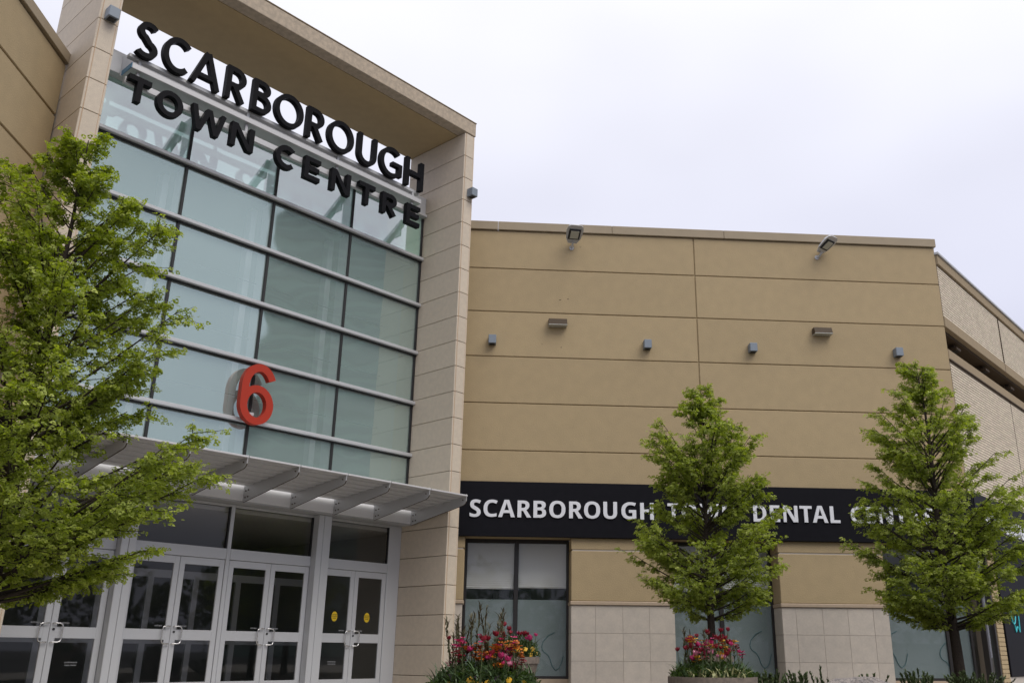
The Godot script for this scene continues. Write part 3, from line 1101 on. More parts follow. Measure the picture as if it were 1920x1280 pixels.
func brick_wing() -> void:
	var base := Vector3(CT, 0, CN)
	var o := face_thing("brick_building", "cream brick building wing receding behind the right hand tree", "building", base)
	var t1 := 40.0
	var up := MB.new(base)
	up.box(Vector3(CT + 0.02, 8.9, CN - 0.6), Vector3(t1, 10.7, CN - 0.012))
	obj("upper_wall", up, M.mortar, o)
	var lo := MB.new(base)
	lo.box(Vector3(CT + 0.02, 4.3, CN - 0.6), Vector3(t1, 8.0, CN - 0.012))
	obj("lower_wall", lo, M.mortar, o)
	var fas := MB.new(base)
	fas.cbox(Vector3(CT + 0.01, 10.62, CN - 0.3), Vector3(t1, 10.89, CN + 0.05), 0.01)
	obj("parapet_fascia", fas, M.tan_plain, o)
	var fl := MB.new(base)
	fl.cbox(Vector3(CT - 0.02, 10.895, CN - 0.35), Vector3(t1, 10.965, CN + 0.09), 0.008)
	obj("parapet_flashing", fl, M.alu_grey, o)
	var sof := MB.new(base)
	sof.cbox(Vector3(CT + 0.01, 8.87, CN - 0.9), Vector3(t1, 9.165, CN + 0.02), 0.01)
	obj("overhang_band", sof, M.tan_plain, o)
	var rec := MB.new(base)
	rec.box(Vector3(CT + 0.02, 7.9, CN - 1.0), Vector3(t1, 9.0, CN - 0.75))
	obj("recess_wall", rec, M.tan_plain, o)
	var led := MB.new(base)
	led.cbox(Vector3(CT + 0.01, 8.0, CN - 0.749), Vector3(t1, 8.27, CN + 0.005), 0.01)
	obj("ledge_band", led, M.tan_plain, o)
	var led2 := MB.new(base)
	led2.cbox(Vector3(CT + 0.01, 7.955, CN - 0.6), Vector3(t1, 7.997, CN + 0.04), 0.008)
	obj("ledge_drip", led2, M.brown, o)
	# bricks, far too many and too small to be told apart one by one
	var zones := [[9.17, 10.62, 23.36], [4.62, 7.95, 23.36]]
	var places := []
	var tints := []
	for zn in zones:
		var y: float = zn[0]
		var row := 0
		while y < zn[1] - 0.06:
			var t: float = zn[2]
			if row % 2:
				places.append(Transform3D(Basis.from_scale(Vector3(0.46, 1, 1)), Vector3(t + 0.05, y + 0.033, CN) - base))
				tints.append(Color(0.63, 0.56, 0.455))
				t += 0.111
			while t < 35.0:
				places.append(Transform3D(Basis.IDENTITY, Vector3(t + 0.11, y + 0.033, CN) - base))
				var k := rng.randf_range(0.9, 1.08)
				tints.append(Color(0.63 * k, 0.56 * k * rng.randf_range(0.98, 1.02), 0.455 * k))
				t += 0.222
			y += 0.0745
			row += 1
	var bb := MB.new()
	bb.cbox(Vector3(-0.104, -0.0285, -0.05), Vector3(0.104, 0.0285, 0.0), 0.004)
	var mm := MultiMesh.new()
	mm.transform_format = MultiMesh.TRANSFORM_3D
	mm.use_colors = true
	mm.mesh = bb.mesh()
	mm.instance_count = places.size()
	for i in places.size():
		mm.set_instance_transform(i, places[i])
		mm.set_instance_color(i, tints[i])
	var mi := MultiMeshInstance3D.new()
	mi.name = "brickwork"
	mi.multimesh = mm
	mi.material_override = M.brick
	mi.set_meta("kind", "stuff")
	o.add_child(mi, true)
	var iw := MB.new(base)
	iw.box(Vector3(CT + 1.33, 0.0, CN - 0.9), Vector3(CT + 14.0, 4.3, CN - 0.6))
	obj("inner_wall", iw, M.interior, o)
	var icl := MB.new(base)
	icl.box(Vector3(CT - 0.2, 3.36, CN - 6.0), Vector3(CT + 14.0, 3.46, CN - 0.15))
	obj("inner_ceiling", icl, M.interior, o)
	var sb := MB.new(base)
	sb.box(Vector3(CT + 0.02, 8.80, CN - 0.75), Vector3(t1, 8.868, CN - 0.12))
	obj("soffit_shade_board", sb, M.brown, o)  # board added in dark brown to put shade into the recess
	var ex := MB.new(base)
	ex.box(Vector3(28.57, 4.62, CN - 0.02), Vector3(28.60, 7.95, CN + 0.003))
	ex.box(Vector3(28.57, 8.875, CN - 0.02), Vector3(28.60, 10.61, CN + 0.023))
	obj("movement_joint", ex, M.brown, o)
	for t in [24.8, 27.3, 29.77]:
		var l := MB.new(base)
		l.cbox(Vector3(t - 0.17, 8.62, CN - 0.45), Vector3(t + 0.17, 8.70, CN - 0.15), 0.012)
		l.cbox(Vector3(t - 0.05, 8.701, CN - 0.35), Vector3(t + 0.05, 8.80, CN - 0.25), 0.008)
		obj("soffit_lamp", l, M.brown, o)
		var ll := MB.new(base)
		ll.cbox(Vector3(t - 0.13, 8.605, CN - 0.41), Vector3(t + 0.13, 8.619, CN - 0.19), 0.004)
		obj("soffit_lamp_lens", ll, M.dark, o)
	# ground floor: glazed corner, tan brick pier, black board with a tooth outline
	for q in [[CT + 0.0, 0.12], [CT + 0.70, 0.10]]:
		var b := MB.new(base)
		b.cbox(Vector3(q[0], 0.0, CN - 0.15), Vector3(q[0] + q[1], 3.34, CN - 0.02), 0.01)
		obj("corner_post", b, M.bronze, o)
	var pn := MB.new(base)
	var a := Vector3(CT + 0.12, 0.1, CN - 0.09)
	var c := Vector3(CT + 0.70, 3.34, CN - 0.09)
	pn.tri(a, Vector3(c.x, a.y, a.z), c)
	pn.tri(a, c, Vector3(a.x, c.y, a.z))
	obj("corner_pane", pn, M.shop, o)
	var pw := MB.new(base)
	pw.box(Vector3(CT + 0.80, 0.0, CN - 0.5), Vector3(CT + 1.32, 3.34, CN - 0.03))
	obj("pier_core", pw, M.mortar, o)
	var y2 := 0.03
	var rr := 0
	while y2 < 3.3:
		var xs := [0.805, 1.20, 1.318] if rr % 2 else [0.805, 0.97, 1.318]
		for k in 2:
			var b := MB.new(base)
			b.cbox(Vector3(CT + xs[k] + 0.004, y2, CN - 0.06), Vector3(CT + xs[k + 1] - 0.004, y2 + 0.092, CN), 0.006)
			obj("brick", b, M.stucco[rng.randi() % 3], o)
		y2 += 0.102
		rr += 1
	var bd := MB.new(base)
	bd.cbox(Vector3(CT + 1.40, 0.36, CN - 0.1), Vector3(CT + 8.0, 3.34, CN + 0.02), 0.01)
	obj("black_board", bd, M.board, o)
	var bs := MB.new(base)
	bs.box(Vector3(CT + 1.33, 0.0, CN - 0.4), Vector3(CT + 10.0, 0.355, CN - 0.02))
	obj("concrete_base", bs, M.tile[0], o)
	for s in 2:
		var t := MB.new(base)
		var line := []
		var rad := []
		var shape := [Vector2(0.0, 0.5), Vector2(-0.06, 0.25), Vector2(0.0, 0.02), Vector2(0.12, -0.08), Vector2(0.24, 0.02), Vector2(0.34, 0.28)] if s == 0 else [Vector2(0.16, -0.12), Vector2(0.22, -0.42), Vector2(0.33, -0.20), Vector2(0.44, -0.16), Vector2(0.58, -0.42), Vector2(0.62, 0.0), Vector2(0.66, 0.45), Vector2(0.5, 0.62)]
		var c2 := Curve2D.new()
		for k in shape.size():
			var tn: Vector2 = (shape[mini(k + 1, shape.size() - 1)] - shape[maxi(k - 1, 0)]) / 6.0
			c2.add_point(shape[k], -tn, tn)
		for k in 30:
			var pt := c2.sample_baked(c2.get_baked_length() * k / 29.0)
			line.append(Vector3(CT + 2.05 + pt.x * 0.9, 1.62 + pt.y * 0.55, CN + 0.03))
			rad.append(0.018)
		t.tube(line, rad, 6)
		obj("tooth_outline", t, M.teal_bright, o)

# ---- lettering over the entrance
func entrance_letters() -> void:
	var base := Vector3(9.5, 11.27, -15.72)
	var o := face_thing("entrance_sign", "two rows of large black capital letters on a grey beam under the portal roof", "sign", base)
	var beam := MB.new(base)
	beam.cbox(Vector3(5.86, 11.265, -16.17), Vector3(13.10, 11.385, -15.735), 0.008)
	obj("beam", beam, M.alu, o)
	var endp := MB.new(base)
	endp.box(Vector3(5.848, 11.27, -16.165), Vector3(5.857, 11.38, -15.74))
	obj("end_plate", endp, M.blue_film, o)
	for x in [6.02, 8.35, 10.65, 12.88]:
		var p := MB.new(base)
		p.cbox(Vector3(x - 0.03, 11.386, -15.86), Vector3(x + 0.03, 11.52, -15.80), 0.005)
		obj("post", p, M.alu_grey, o)
		var q := MB.new(base)
		q.cbox(Vector3(x - 0.03, 11.0, -15.87), Vector3(x + 0.03, 11.264, -15.81), 0.005)
		obj("hanger", q, M.alu, o)
	for x in [5.7, 13.2]:
		var p := MB.new(base)
		p.cbox(Vector3(x - 0.14, 11.30, -16.35), Vector3(x + 0.14, 11.72, -16.18), 0.01)
		obj("bracket", p, M.alu_grey, o)
	var rail := MB.new(base)
	rail.cbox(Vector3(5.80, 11.521, -15.92), Vector3(13.08, 11.60, -15.80), 0.006)
	obj("letter_rail", rail, M.alu_grey, o)
	var rail2 := MB.new(base)
	rail2.cbox(Vector3(5.80, 10.95, -15.90), Vector3(13.06, 11.08, -15.81), 0.006)
	obj("letter_rail", rail2, M.alu, o)
	var r1 := [["S", 5.80, 6.25], ["C", 6.35, 6.93], ["A", 6.94, 7.58], ["R", 7.70, 8.16], ["B", 8.31, 8.76], ["O", 8.85, 9.56], ["R", 9.66, 10.12], ["O", 10.22, 10.93], ["U", 11.06, 11.60], ["G", 11.71, 12.38], ["H", 12.50, 13.06]]
	for l in r1:
		letter(o, base, l[0], l[1], l[2], 11.56, 0.76, 0.142)
	var r2 := [["T", 5.82, 6.25], ["O", 6.385, 6.91], ["W", 7.08, 7.82], ["N", 7.95, 8.47], ["C", 9.0, 9.49], ["E", 9.72, 10.12], ["N", 10.42, 10.94], ["T", 11.18, 11.64], ["R", 11.86, 12.31], ["E", 12.60, 13.02]]
	for l in r2:
		letter(o, base, l[0], l[1], l[2], 10.56, 0.53, 0.205)
	# the figure over the doors
	var sb := Vector3(9.53, 5.1, -16.2)
	var s := face_thing("gate_number", "red three-dimensional numeral 6 fixed on the glass above the canopy", "sign", sb)
	var k := 0.128
	var ring := ellipse(Vector2(0.30, 0.315), 0.30, 0.325, 48)
	var line := [Vector2(k / 2, 0.33), Vector2(k / 2 + 0.0, 0.45)]
	line.append_array(arc(Vector2(0.315, 0.60), 0.315 - k / 2, 0.405 - k / 2, 180, 28, 22))
	var out := union([ccw(ring), ccw(band(line, k))])
	out.append(ellipse(Vector2(0.30, 0.315), 0.30 - k, 0.325 - k * 0.92, 48))
	var b := MB.new(sb)
	b.prism(scaled(out, 1.24, Vector2(9.15, 5.10)), -16.27, -16.14)
	obj("numeral", b, M.red, s)
	for y in [5.32, 6.2]:
		var p := MB.new(sb)
		p.cbox(Vector3(9.46, y - 0.03, -16.40), Vector3(9.56, y + 0.03, -16.271), 0.004)
		obj("bracket", p, M.alu_grey, s)

func letter(o: Node3D, base: Vector3, ch: String, t0: float, t1: float, y0: float, h: float, stroke: float) -> void:
	var rings := scaled(glyph(ch, (t1 - t0) / h, stroke), h, Vector2(t0, y0))
	var b := MB.new(base)
	b.prism(rings, -15.78, -15.65)
	obj("letter", b, M.letter, o)

# ---- the dental centre's board
func dental_sign() -> void:
	var base := Vector3(5, 3.34, BZ)
	var o := thing("dental_sign", "long black sign board with white capital letters above the tall windows", "sign", base)
	var b := MB.new(base)
	b.cbox(Vector3(-1.45, 3.343, BZ + 0.002), Vector3(11.70, 4.606, BZ + 0.10), 0.008)
	obj("board", b, M.board, o)
	# the same board goes on round the corner
	var c := MB.new()
	for p in [[CT + 0.06, 3.343, CN + 0.004, CT + 9.0, 4.606, CN + 0.10]]:
		c.cbox(Vector3(p[0], p[1], p[2]), Vector3(p[3], p[4], p[5]), 0.008)
	var turned := MB.new(base)
	for i in range(0, c.v.size(), 3):
		var a := []
		for j in 3:
			a.append(TA * c.v[i + j].x + NA * c.v[i + j].z + Vector3.UP * c.v[i + j].y)
		turned.tri(a[0], a[2], a[1])
	obj("board", turned, M.board, o)
	var words := [["SCARBOROUGH", -0.43, 3.93], ["TOWN", 4.20, 5.90], ["DENTAL", 6.20, 8.36], ["CENTRE", 8.58, 10.66]]
	for w in words:
		var s: String = w[0]
		var probe := text(s, 0.385, 0.03)
		var size := func(q: String) -> float: return probe.font.get_string_size(q, HORIZONTAL_ALIGNMENT_LEFT, -1, 64).x * probe.pixel_size
		var all: float = size.call(s)
		var stretch: float = (w[2] - w[1]) / all
		for i in s.length():
			var x: float = w[1] + (size.call(s.substr(0, i + 1)) - size.call(s.substr(i, 1)) / 2.0) * stretch
			var l := inst("letter", text(s.substr(i, 1), 0.385, 0.03), M.white_letter, o)
			l.scale = Vector3(clampf(stretch, 0.9, 1.12), 1, 1)
			l.position = Vector3(x, 3.965, BZ + 0.114) - base
	var probe2 := text("A", 0.36, 0.03)
	var words2 := [["SCARBOROUGH", 24.0], ["DENTAL", 28.2]]
	for w in words2:
		var s: String = w[0]
		for i in s.length():
			var adv: float = (probe2.font.get_string_size(s.substr(0, i + 1), HORIZONTAL_ALIGNMENT_LEFT, -1, 64).x - probe2.font.get_string_size(s.substr(i, 1), HORIZONTAL_ALIGNMENT_LEFT, -1, 64).x / 2.0) * probe2.pixel_size
			var l := inst("letter", text(s.substr(i, 1), 0.36, 0.03), M.white_letter, o)
			l.rotation.y = FACE
			l.position = TA * (w[1] + adv) + NA * (CN + 0.114) + Vector3.UP * 3.965 - base

# ---- lamps on the walls
func box_lamp(called: String, label: String, at: Vector3, turn: float, group: String) -> void:
	var o := thing(called, label, "wall lamp", at, turn, group)
	var b := MB.new()
	b.cbox(Vector3(-0.095, -0.11, 0.0), Vector3(0.095, 0.11, 0.20), 0.01)
	obj("housing", b, M.light_blue, o)
	var l := MB.new()
	l.cbox(Vector3(-0.065, -0.122, 0.035), Vector3(0.065, -0.111, 0.165), 0.004)
	obj("lens", l, M.dark, o)
	var p := MB.new()
	p.cbox(Vector3(-0.06, -0.07, -0.012), Vector3(0.06, 0.07, -0.0005), 0.004)
	obj("wall_plate", p, M.alu_grey, o)

func wall_lamps() -> void:
	var where := ["nearest the stone portal", "second from the portal", "just right of the vertical panel joint", "nearest the building corner"]
	var xs := [-0.01, 3.84, 6.51, 10.27]
	for i in 4:
		box_lamp("box_lamp", "grey-blue box lamp on the tan wall " + where[i], Vector3(xs[i], 8.09, BZ), 0.0, "box lamps on the tan wall")
	box_lamp("box_lamp", "small grey box lamp high on the left portal pier", TA * 5.06 + NA * -15.0 + Vector3.UP * 11.56, FACE, "box lamps on the portal piers")
	box_lamp("box_lamp", "small grey box lamp high on the right portal pier", TA * 14.02 + NA * -15.0 + Vector3.UP * 11.66, FACE, "box lamps on the portal piers")
	var wx := [1.60, 8.345]
	for i in 2:
		var o := thing("wall_pack", "flat brown rectangular wall light " + ["left of the panel joint", "right of the panel joint"][i], "wall lamp", Vector3(wx[i], 8.6, BZ), 0.0, "brown wall lights on the tan wall")
		var b := MB.new()
		b.hexa([Vector3(-0.23, -0.075, 0.001), Vector3(0.23, -0.075, 0.001), Vector3(0.23, -0.075, 0.20), Vector3(-0.23, -0.075, 0.20), Vector3(-0.23, 0.085, 0.001), Vector3(0.23, 0.085, 0.001), Vector3(0.23, 0.085, 0.14), Vector3(-0.23, 0.085, 0.14)])
		obj("housing", b, M.brown, o)
		var l := MB.new()
		l.cbox(Vector3(-0.235, -0.10, 0.01), Vector3(0.235, -0.077, 0.205), 0.006)
		obj("lens", l, M.lens, o)
	var fx := [1.95, 8.41]
	for i in 2:
		var o := thing("flood_light", ["grey floodlight on a short arm near the portal, facing outward", "grey floodlight on a short arm near the building corner, turned right"][i], "floodlight", Vector3(fx[i], 10.68, BZ), 0.0, "floodlights under the coping")
		var yaw: float = [0.12, 0.62][i]
		var arm := MB.new()
		arm.tube([Vector3(0, 0, 0), Vector3(sin(yaw) * 0.08, 0.01, 0.08), Vector3(sin(yaw) * 0.16, 0.09, 0.16)], [0.028, 0.028, 0.028], 8)
		obj("arm", arm, M.alu_grey, o)
		var fl := MB.new()
		fl.tube([Vector3(0, 0, 0.0005), Vector3(0, 0, 0.025)], [0.06, 0.06], 10)
		obj("wall_plate", fl, M.alu_grey, o)
		var hd := node("head", o)
		hd.position = Vector3(sin(yaw) * 0.15, 0.11, 0.15)
		hd.rotation = Vector3(deg_to_rad(-30), yaw, 0)
		hd.scale = Vector3(1.12, 1.05, 1.0)
		var sh := MB.new()   # a shell with a rounded back, tapered to the arm
		var ring := [[-0.06, 0.10, 0.05], [0.08, 0.17, 0.085], [0.34, 0.20, 0.10], [0.46, 0.17, 0.07], [0.50, 0.10, 0.03]]
		var prev := []
		for r in ring:
			var cur := []
			for k in 9:
				var a := PI * k / 8.0
				cur.append(Vector3(cos(a) * r[1], 0.02 + sin(a) * r[2] * 1.25, r[0]))
			if prev.size():
				for k in 8:
					sh.face([prev[k], prev[k + 1], cur[k + 1], cur[k]], Vector3(0, 0.02, 0.2))
				sh.face([prev[0], prev[8], cur[8], cur[0]], Vector3(0, 0.1, 0.2))
			else:
				sh.face(cur, Vector3(0, 0.05, 0.2))
			prev = cur
		sh.face(prev, Vector3(0, 0.05, 0.2))
		obj("shell", sh, M.alu_grey, hd)
		var rim := MB.new()
		rim.cbox(Vector3(-0.135, -0.006, 0.07), Vector3(0.135, 0.019, 0.38), 0.008)
		obj("rim", rim, M.dark, hd)
		var gl := MB.new()
		gl.cbox(Vector3(-0.095, -0.018, 0.11), Vector3(0.095, -0.0065, 0.34), 0.004)
		obj("lens", gl, M.lamp_glass, hd)

# ---- trees
func leaf_mesh() -> ArrayMesh:   # a heart-shaped leaf of length 1 folded a little along its rib, stalk at the origin
	var b := MB.new()
	var r := [Vector3(0, 0, 0.08), Vector3(0.30, 0.07, 0.0), Vector3(0.46, 0.10, 0.30), Vector3(0.30, 0.05, 0.66), Vector3(0, -0.10, 1.0)]
	for s in [-1.0, 1.0]:
		var p := []
		for q in r:
			p.append(Vector3(q.x * s, q.y, q.z))
		for i in range(1, 4):
			if s > 0:
				b.tri(Vector3(0, 0, 0.08) if i < 3 else Vector3(0, 0.0, 0.5), p[i + 1], p[i])
			else:
				b.tri(Vector3(0, 0, 0.08) if i < 3 else Vector3(0, 0.0, 0.5), p[i], p[i + 1])
	return b.mesh()

func profile(tab: Array, f: float) -> float:   # tab: pairs of (share of the crown's height, radius)
	for i in tab.size() - 1:
		if f <= tab[i + 1][0]:
			return lerpf(tab[i][1], tab[i + 1][1], (f - tab[i][0]) / (tab[i + 1][0] - tab[i][0]))
	return tab[tab.size() - 1][1]

func tree(label: String, at: Vector3, height: float, low: float, left: Array, right: Array, trunk_r: float, n_branch: int, per_twig: int, sd: int, boughs := [], lean := 0.0) -> void:
	var o := thing("linden_tree", label, "tree", at, 0.0, "young leafy trees before the buildings")
	var r := RandomNumberGenerator.new()
	r.seed = sd
	var trunk := []
	var rad := []
	for i in 13:
		var f := i / 12.0
		trunk.append(Vector3(lean * f + sin(f * 9.0 + sd) * 0.035 * f, height * 0.98 * f - 0.15 * (1 - f), cos(f * 7.0 + sd) * 0.04 * f))
		rad.append(trunk_r * pow(1.0 - f, 1.05) * (1.25 if i == 0 else 1.0) + 0.006)
	var tb := MB.new()
	tb.tube(trunk, rad, 10)
	obj("trunk", tb, M.bark, o)
	var wood := MB.new()
	var xf := []
	var tint := []
	var spine := func(y: float) -> Vector3:
		var f := clampf((y + 0.15) / (height * 0.98 + 0.15), 0.0, 0.9999) * 12.0
		return trunk[int(f)].lerp(trunk[int(f) + 1], f - int(f))
	var jobs := []
	for i in n_branch:
		var f := 0.0
		for tries in 40:
			f = r.randf_range(0.02, 0.985)
			if r.randf() < (profile(left, f) + profile(right, f)) / 2.8 + 0.25:
				break
		var az := i * 2.39996 + r.randf_range(-0.3, 0.3)
		var side := (cos(az) + 1.0) / 2.0
		var R := lerpf(profile(left, f), profile(right, f), side) * r.randf_range(0.72, 1.06)
		jobs.append([f, az, R])
	for i in 16:   # short shoots round the leader
		jobs.append([r.randf_range(0.8, 0.99), r.randf() * TAU, r.randf_range(0.12, 0.32)])
	for q in boughs:
		jobs.append(q)
	for j in jobs:
		var f: float = j[0]
		var az: float = j[1]
		var R: float = maxf(j[2], 0.08)
		var y := low + (height - low) * f
		var rise := R * lerpf(0.28, 1.25, f) + r.randf_range(-0.05, 0.1)
		var start_y := clampf(y - rise, low * 0.93, height * 0.94)
		var s: Vector3 = spine.call(start_y)
		var c0: Vector3 = spine.call(y)
		var e := Vector3(c0.x + cos(az) * R, y, c0.z + sin(az) * R)
		var mid := s.lerp(e, 0.5) + Vector3(0, -0.08 * R, 0) + Vector3(r.randf_range(-1, 1), r.randf_range(-1, 1), r.randf_range(-1, 1)) * 0.06 * R
		var path := []
		var rr := []
		var r0 := clampf(0.010 + 0.009 * R, 0.007, 0.035) * (1.0 if f < 0.8 else 0.6)
		for k in 7:
			var u := k / 6.0
			path.append(s.lerp(mid, u).lerp(mid.lerp(e, u), u))
			rr.append(lerpf(r0, 0.004, u))
		wood.tube(path, rr, 6, false)
		var n_twig := int(5 + R * 9.0)
		for t in n_twig:
			var u := 1.0 - pow(r.randf(), 1.5) * (0.78 if R > 0.6 else 0.9)
			var b := s.lerp(mid, u).lerp(mid.lerp(e, u), u)
			var turn := az + r.randf_range(-1.25, 1.25)
			var d := Vector3(cos(turn), r.randf_range(-0.15, 0.45), sin(turn)).normalized()
			var ln := r.randf_range(0.14, 0.34) * clampf(R, 0.55, 1.15)
			var tip := b + d * ln
			wood.tube([b, b.lerp(tip, 0.5) + Vector3(0, -0.01, 0), tip], [0.005, 0.004, 0.002], 4, false)
			for m in per_twig:
				var w := r.randf_range(0.05, 1.08)
				var p := b.lerp(tip, w) + Vector3(r.randf_range(-1, 1) * 0.05, r.randf_range(-0.05, 0.025), r.randf_range(-1, 1) * 0.05)
				var up := Vector3(r.randf_range(-0.75, 0.75), r.randf_range(0.25, 1.0), r.randf_range(-0.75, 0.75)).normalized()
				var fw := (d + Vector3(r.randf_range(-1, 1), r.randf_range(-0.9, 0.2), r.randf_range(-1, 1))).normalized()
				var rt := up.cross(fw).normalized()
				up = fw.cross(rt).normalized()
				var size := r.randf_range(0.036, 0.075)
				xf.append(Transform3D(Basis(rt * size, up * size, fw * size), p))
				var young := clampf(r.randf_range(-0.25, 0.9) + 0.35 * (w - 0.5), 0.0, 1.0)
				var k2 := r.randf_range(0.95, 1.4)
				tint.append(Color(lerpf(0.215, 0.42, young) * k2, lerpf(0.265, 0.47, young) * k2, lerpf(0.055, 0.12, young) * k2))
	obj("branches", wood, M.bark, o, "stuff")
	var mm := MultiMesh.new()
	mm.transform_format = MultiMesh.TRANSFORM_3D
	mm.use_colors = true
	mm.mesh = leaf_mesh()
	mm.instance_count = xf.size()
	for i in xf.size():
		mm.set_instance_transform(i, xf[i])
		mm.set_instance_color(i, tint[i])
	var mi := MultiMeshInstance3D.new()
	mi.name = "crown"
	mi.multimesh = mm
	mi.material_override = M.leaf
	mi.set_meta("kind", "stuff")
	o.add_child(mi, true)

func trees() -> void:
	tree("young leafy tree in front of the dental sign, behind the middle flower planter", Vector3(4.10, 0, -17), 5.85, 1.50,
		[[0.0, 0.4], [0.06, 1.0], [0.2, 1.25], [0.33, 1.4], [0.5, 1.15], [0.6, 1.0], [0.7, 1.05], [0.83, 0.95], [0.88, 0.5], [1.0, 0.06]],
		[[0.0, 0.5], [0.06, 1.0], [0.2, 1.25], [0.33, 1.35], [0.45, 1.15], [0.58, 1.0], [0.75, 0.92], [0.85, 0.55], [0.92, 0.32], [1.0, 0.06]], 0.085, 140, 20, 101)
	tree("young leafy tree before the glazed building corner at right", Vector3(8.66, 0, -17), 6.6, 1.35,
		[[0.0, 0.6], [0.06, 1.2], [0.2, 1.5], [0.35, 1.5], [0.5, 1.1], [0.6, 0.9], [0.72, 1.0], [0.84, 0.85], [0.9, 0.35], [1.0, 0.08]],
		[[0.0, 0.7], [0.06, 1.2], [0.2, 1.5], [0.35, 1.5], [0.5, 1.3], [0.65, 1.2], [0.78, 0.85], [0.86, 0.42], [0.93, 0.22], [1.0, 0.08]], 0.105, 155, 20, 202, [], -0.1)
	tree("large leafy tree at the left edge overlapping the portal's left pier", Vector3(-5.05, 0, -10), 6.75, 1.35,
		[[0.0, 1.0], [0.15, 1.7], [0.4, 1.8], [0.7, 1.2], [0.85, 0.8], [1.0, 0.1]],
		[[0.0, 0.8], [0.08, 1.3], [0.15, 1.5], [0.25, 1.8], [0.32, 1.75], [0.42, 1.05], [0.5, 1.25], [0.57, 1.25], [0.63, 0.75], [0.75, 0.95], [0.85, 0.6], [0.93, 0.35], [1.0, 0.1]], 0.10, 160, 21, 303,
		[[0.985, 0.1, 0.15], [0.95, 0.5, 0.2], [0.76, 0.15, 1.15], [0.57, 0.1, 1.45], [0.49, 0.3, 1.45], [0.31, 0.1, 1.85], [0.26, 0.35, 1.8], [0.23, -0.1, 1.85], [0.15, 0.3, 1.7]], 0.15)

# ---- flower planters and shrubs
func blade(b: MB, at: Vector3, az: float, ln: float, wd: float, bend: float) -> void:   # a strap-shaped leaf that arches over
	var d := Vector3(cos(az), 0, sin(az))
	var s := Vector3(-sin(az), 0, cos(az)) * wd / 2.0
	var prev := at
	var pw := 0.7
	for i in range(1, 5):
		var u := i / 4.0
		var p := at + d * ln * bend * u * u + Vector3.UP * ln * (u - 0.45 * bend * u * u)
		var w: float = [0.7, 1.0, 0.95, 0.6, 0.04][i]
		b.tri(prev - s * pw, prev + s * pw, p + s * w)
		b.tri(prev - s * pw, p + s * w, p - s * w)
		prev = p
		pw = w

func petal(b: MB, c: Vector3, axis: Vector3, out: Vector3, ln: float, wd: float, open: float) -> void:
	var s := axis.cross(out).normalized()
	var p1 := c + out * wd * 0.55 + axis * ln * 0.4
	var p2 := c + out * (wd * 0.5 + ln * open) + axis * ln
	b.tri(c, p1 - s * wd * 0.5, p1 + s * wd * 0.5)
	b.tri(p1 - s * wd * 0.5, p2, p1 + s * wd * 0.5)

func tulip(parent_label: String, group: String, at: Vector3, ln: float, m: Material, r: RandomNumberGenerator) -> void:
	var o := thing("tulip", parent_label, "flower", at, r.randf() * TAU, group)
	var lean := Vector3(r.randf_range(-0.12, 0.12), 1, r.randf_range(-0.12, 0.12)).normalized()
	var st := MB.new()
	st.tube([Vector3.ZERO, lean * ln * 0.5 + Vector3(0.01, 0, 0), lean * ln], [0.005, 0.0045, 0.004], 5)
	obj("stem", st, M.stem, o)
	var bl := MB.new()
	var big := r.randf_range(0.7, 1.15)
	for k in 9:
		var a := TAU * k / 6.0 + (0.5 if k > 5 else 0.0)
		var out := (Vector3(cos(a), 0, sin(a)) - lean * lean.dot(Vector3(cos(a), 0, sin(a)))).normalized()
		petal(bl, lean * ln, lean, out, r.randf_range(0.055, 0.08) * big, 0.045 * big, r.randf_range(0.02, 0.45))
	obj("bloom", bl, m, o)
	var lf := MB.new()
	for k in 2:
		blade(lf, Vector3.ZERO, r.randf() * TAU, ln * r.randf_range(0.6, 0.9), 0.045, r.randf_range(0.3, 0.7))
	obj("leaf", lf, M.blade_pale if r.randf() < 0.35 else M.blade, o)

func cluster_flower(label: String, group: String, at: Vector3, ln: float, m: Material, r: RandomNumberGenerator) -> void:   # wallflower: many small florets at the top of a leafy stem
	var o := thing("wallflower", label, "flower", at, r.randf() * TAU, group)
	var st := MB.new()
	var tip := Vector3(r.randf_range(-0.06, 0.06), ln, r.randf_range(-0.06, 0.06))
	st.tube([Vector3.ZERO, tip * 0.5, tip], [0.005, 0.004, 0.003], 5)
	for k in 14:
		var u := r.randf_range(0.15, 0.9)
		blade(st, tip * u, r.randf() * TAU, 0.09, 0.014, 0.8)
	obj("stem", st, M.stem, o)
	var bl := MB.new()
	for k in 9:
		var c := tip + Vector3(r.randf_range(-0.04, 0.04), r.randf_range(-0.06, 0.03), r.randf_range(-0.04, 0.04))
		var ax := Vector3(r.randf_range(-0.6, 0.6), 1.0, r.randf_range(-0.6, 0.6)).normalized()
		for q in 4:
			var a := TAU * q / 4.0 + k
			petal(bl, c, ax * 0.4, Vector3(cos(a), 0, sin(a)), 0.03, 0.036, 0.5)
	obj("florets", bl, m, o)

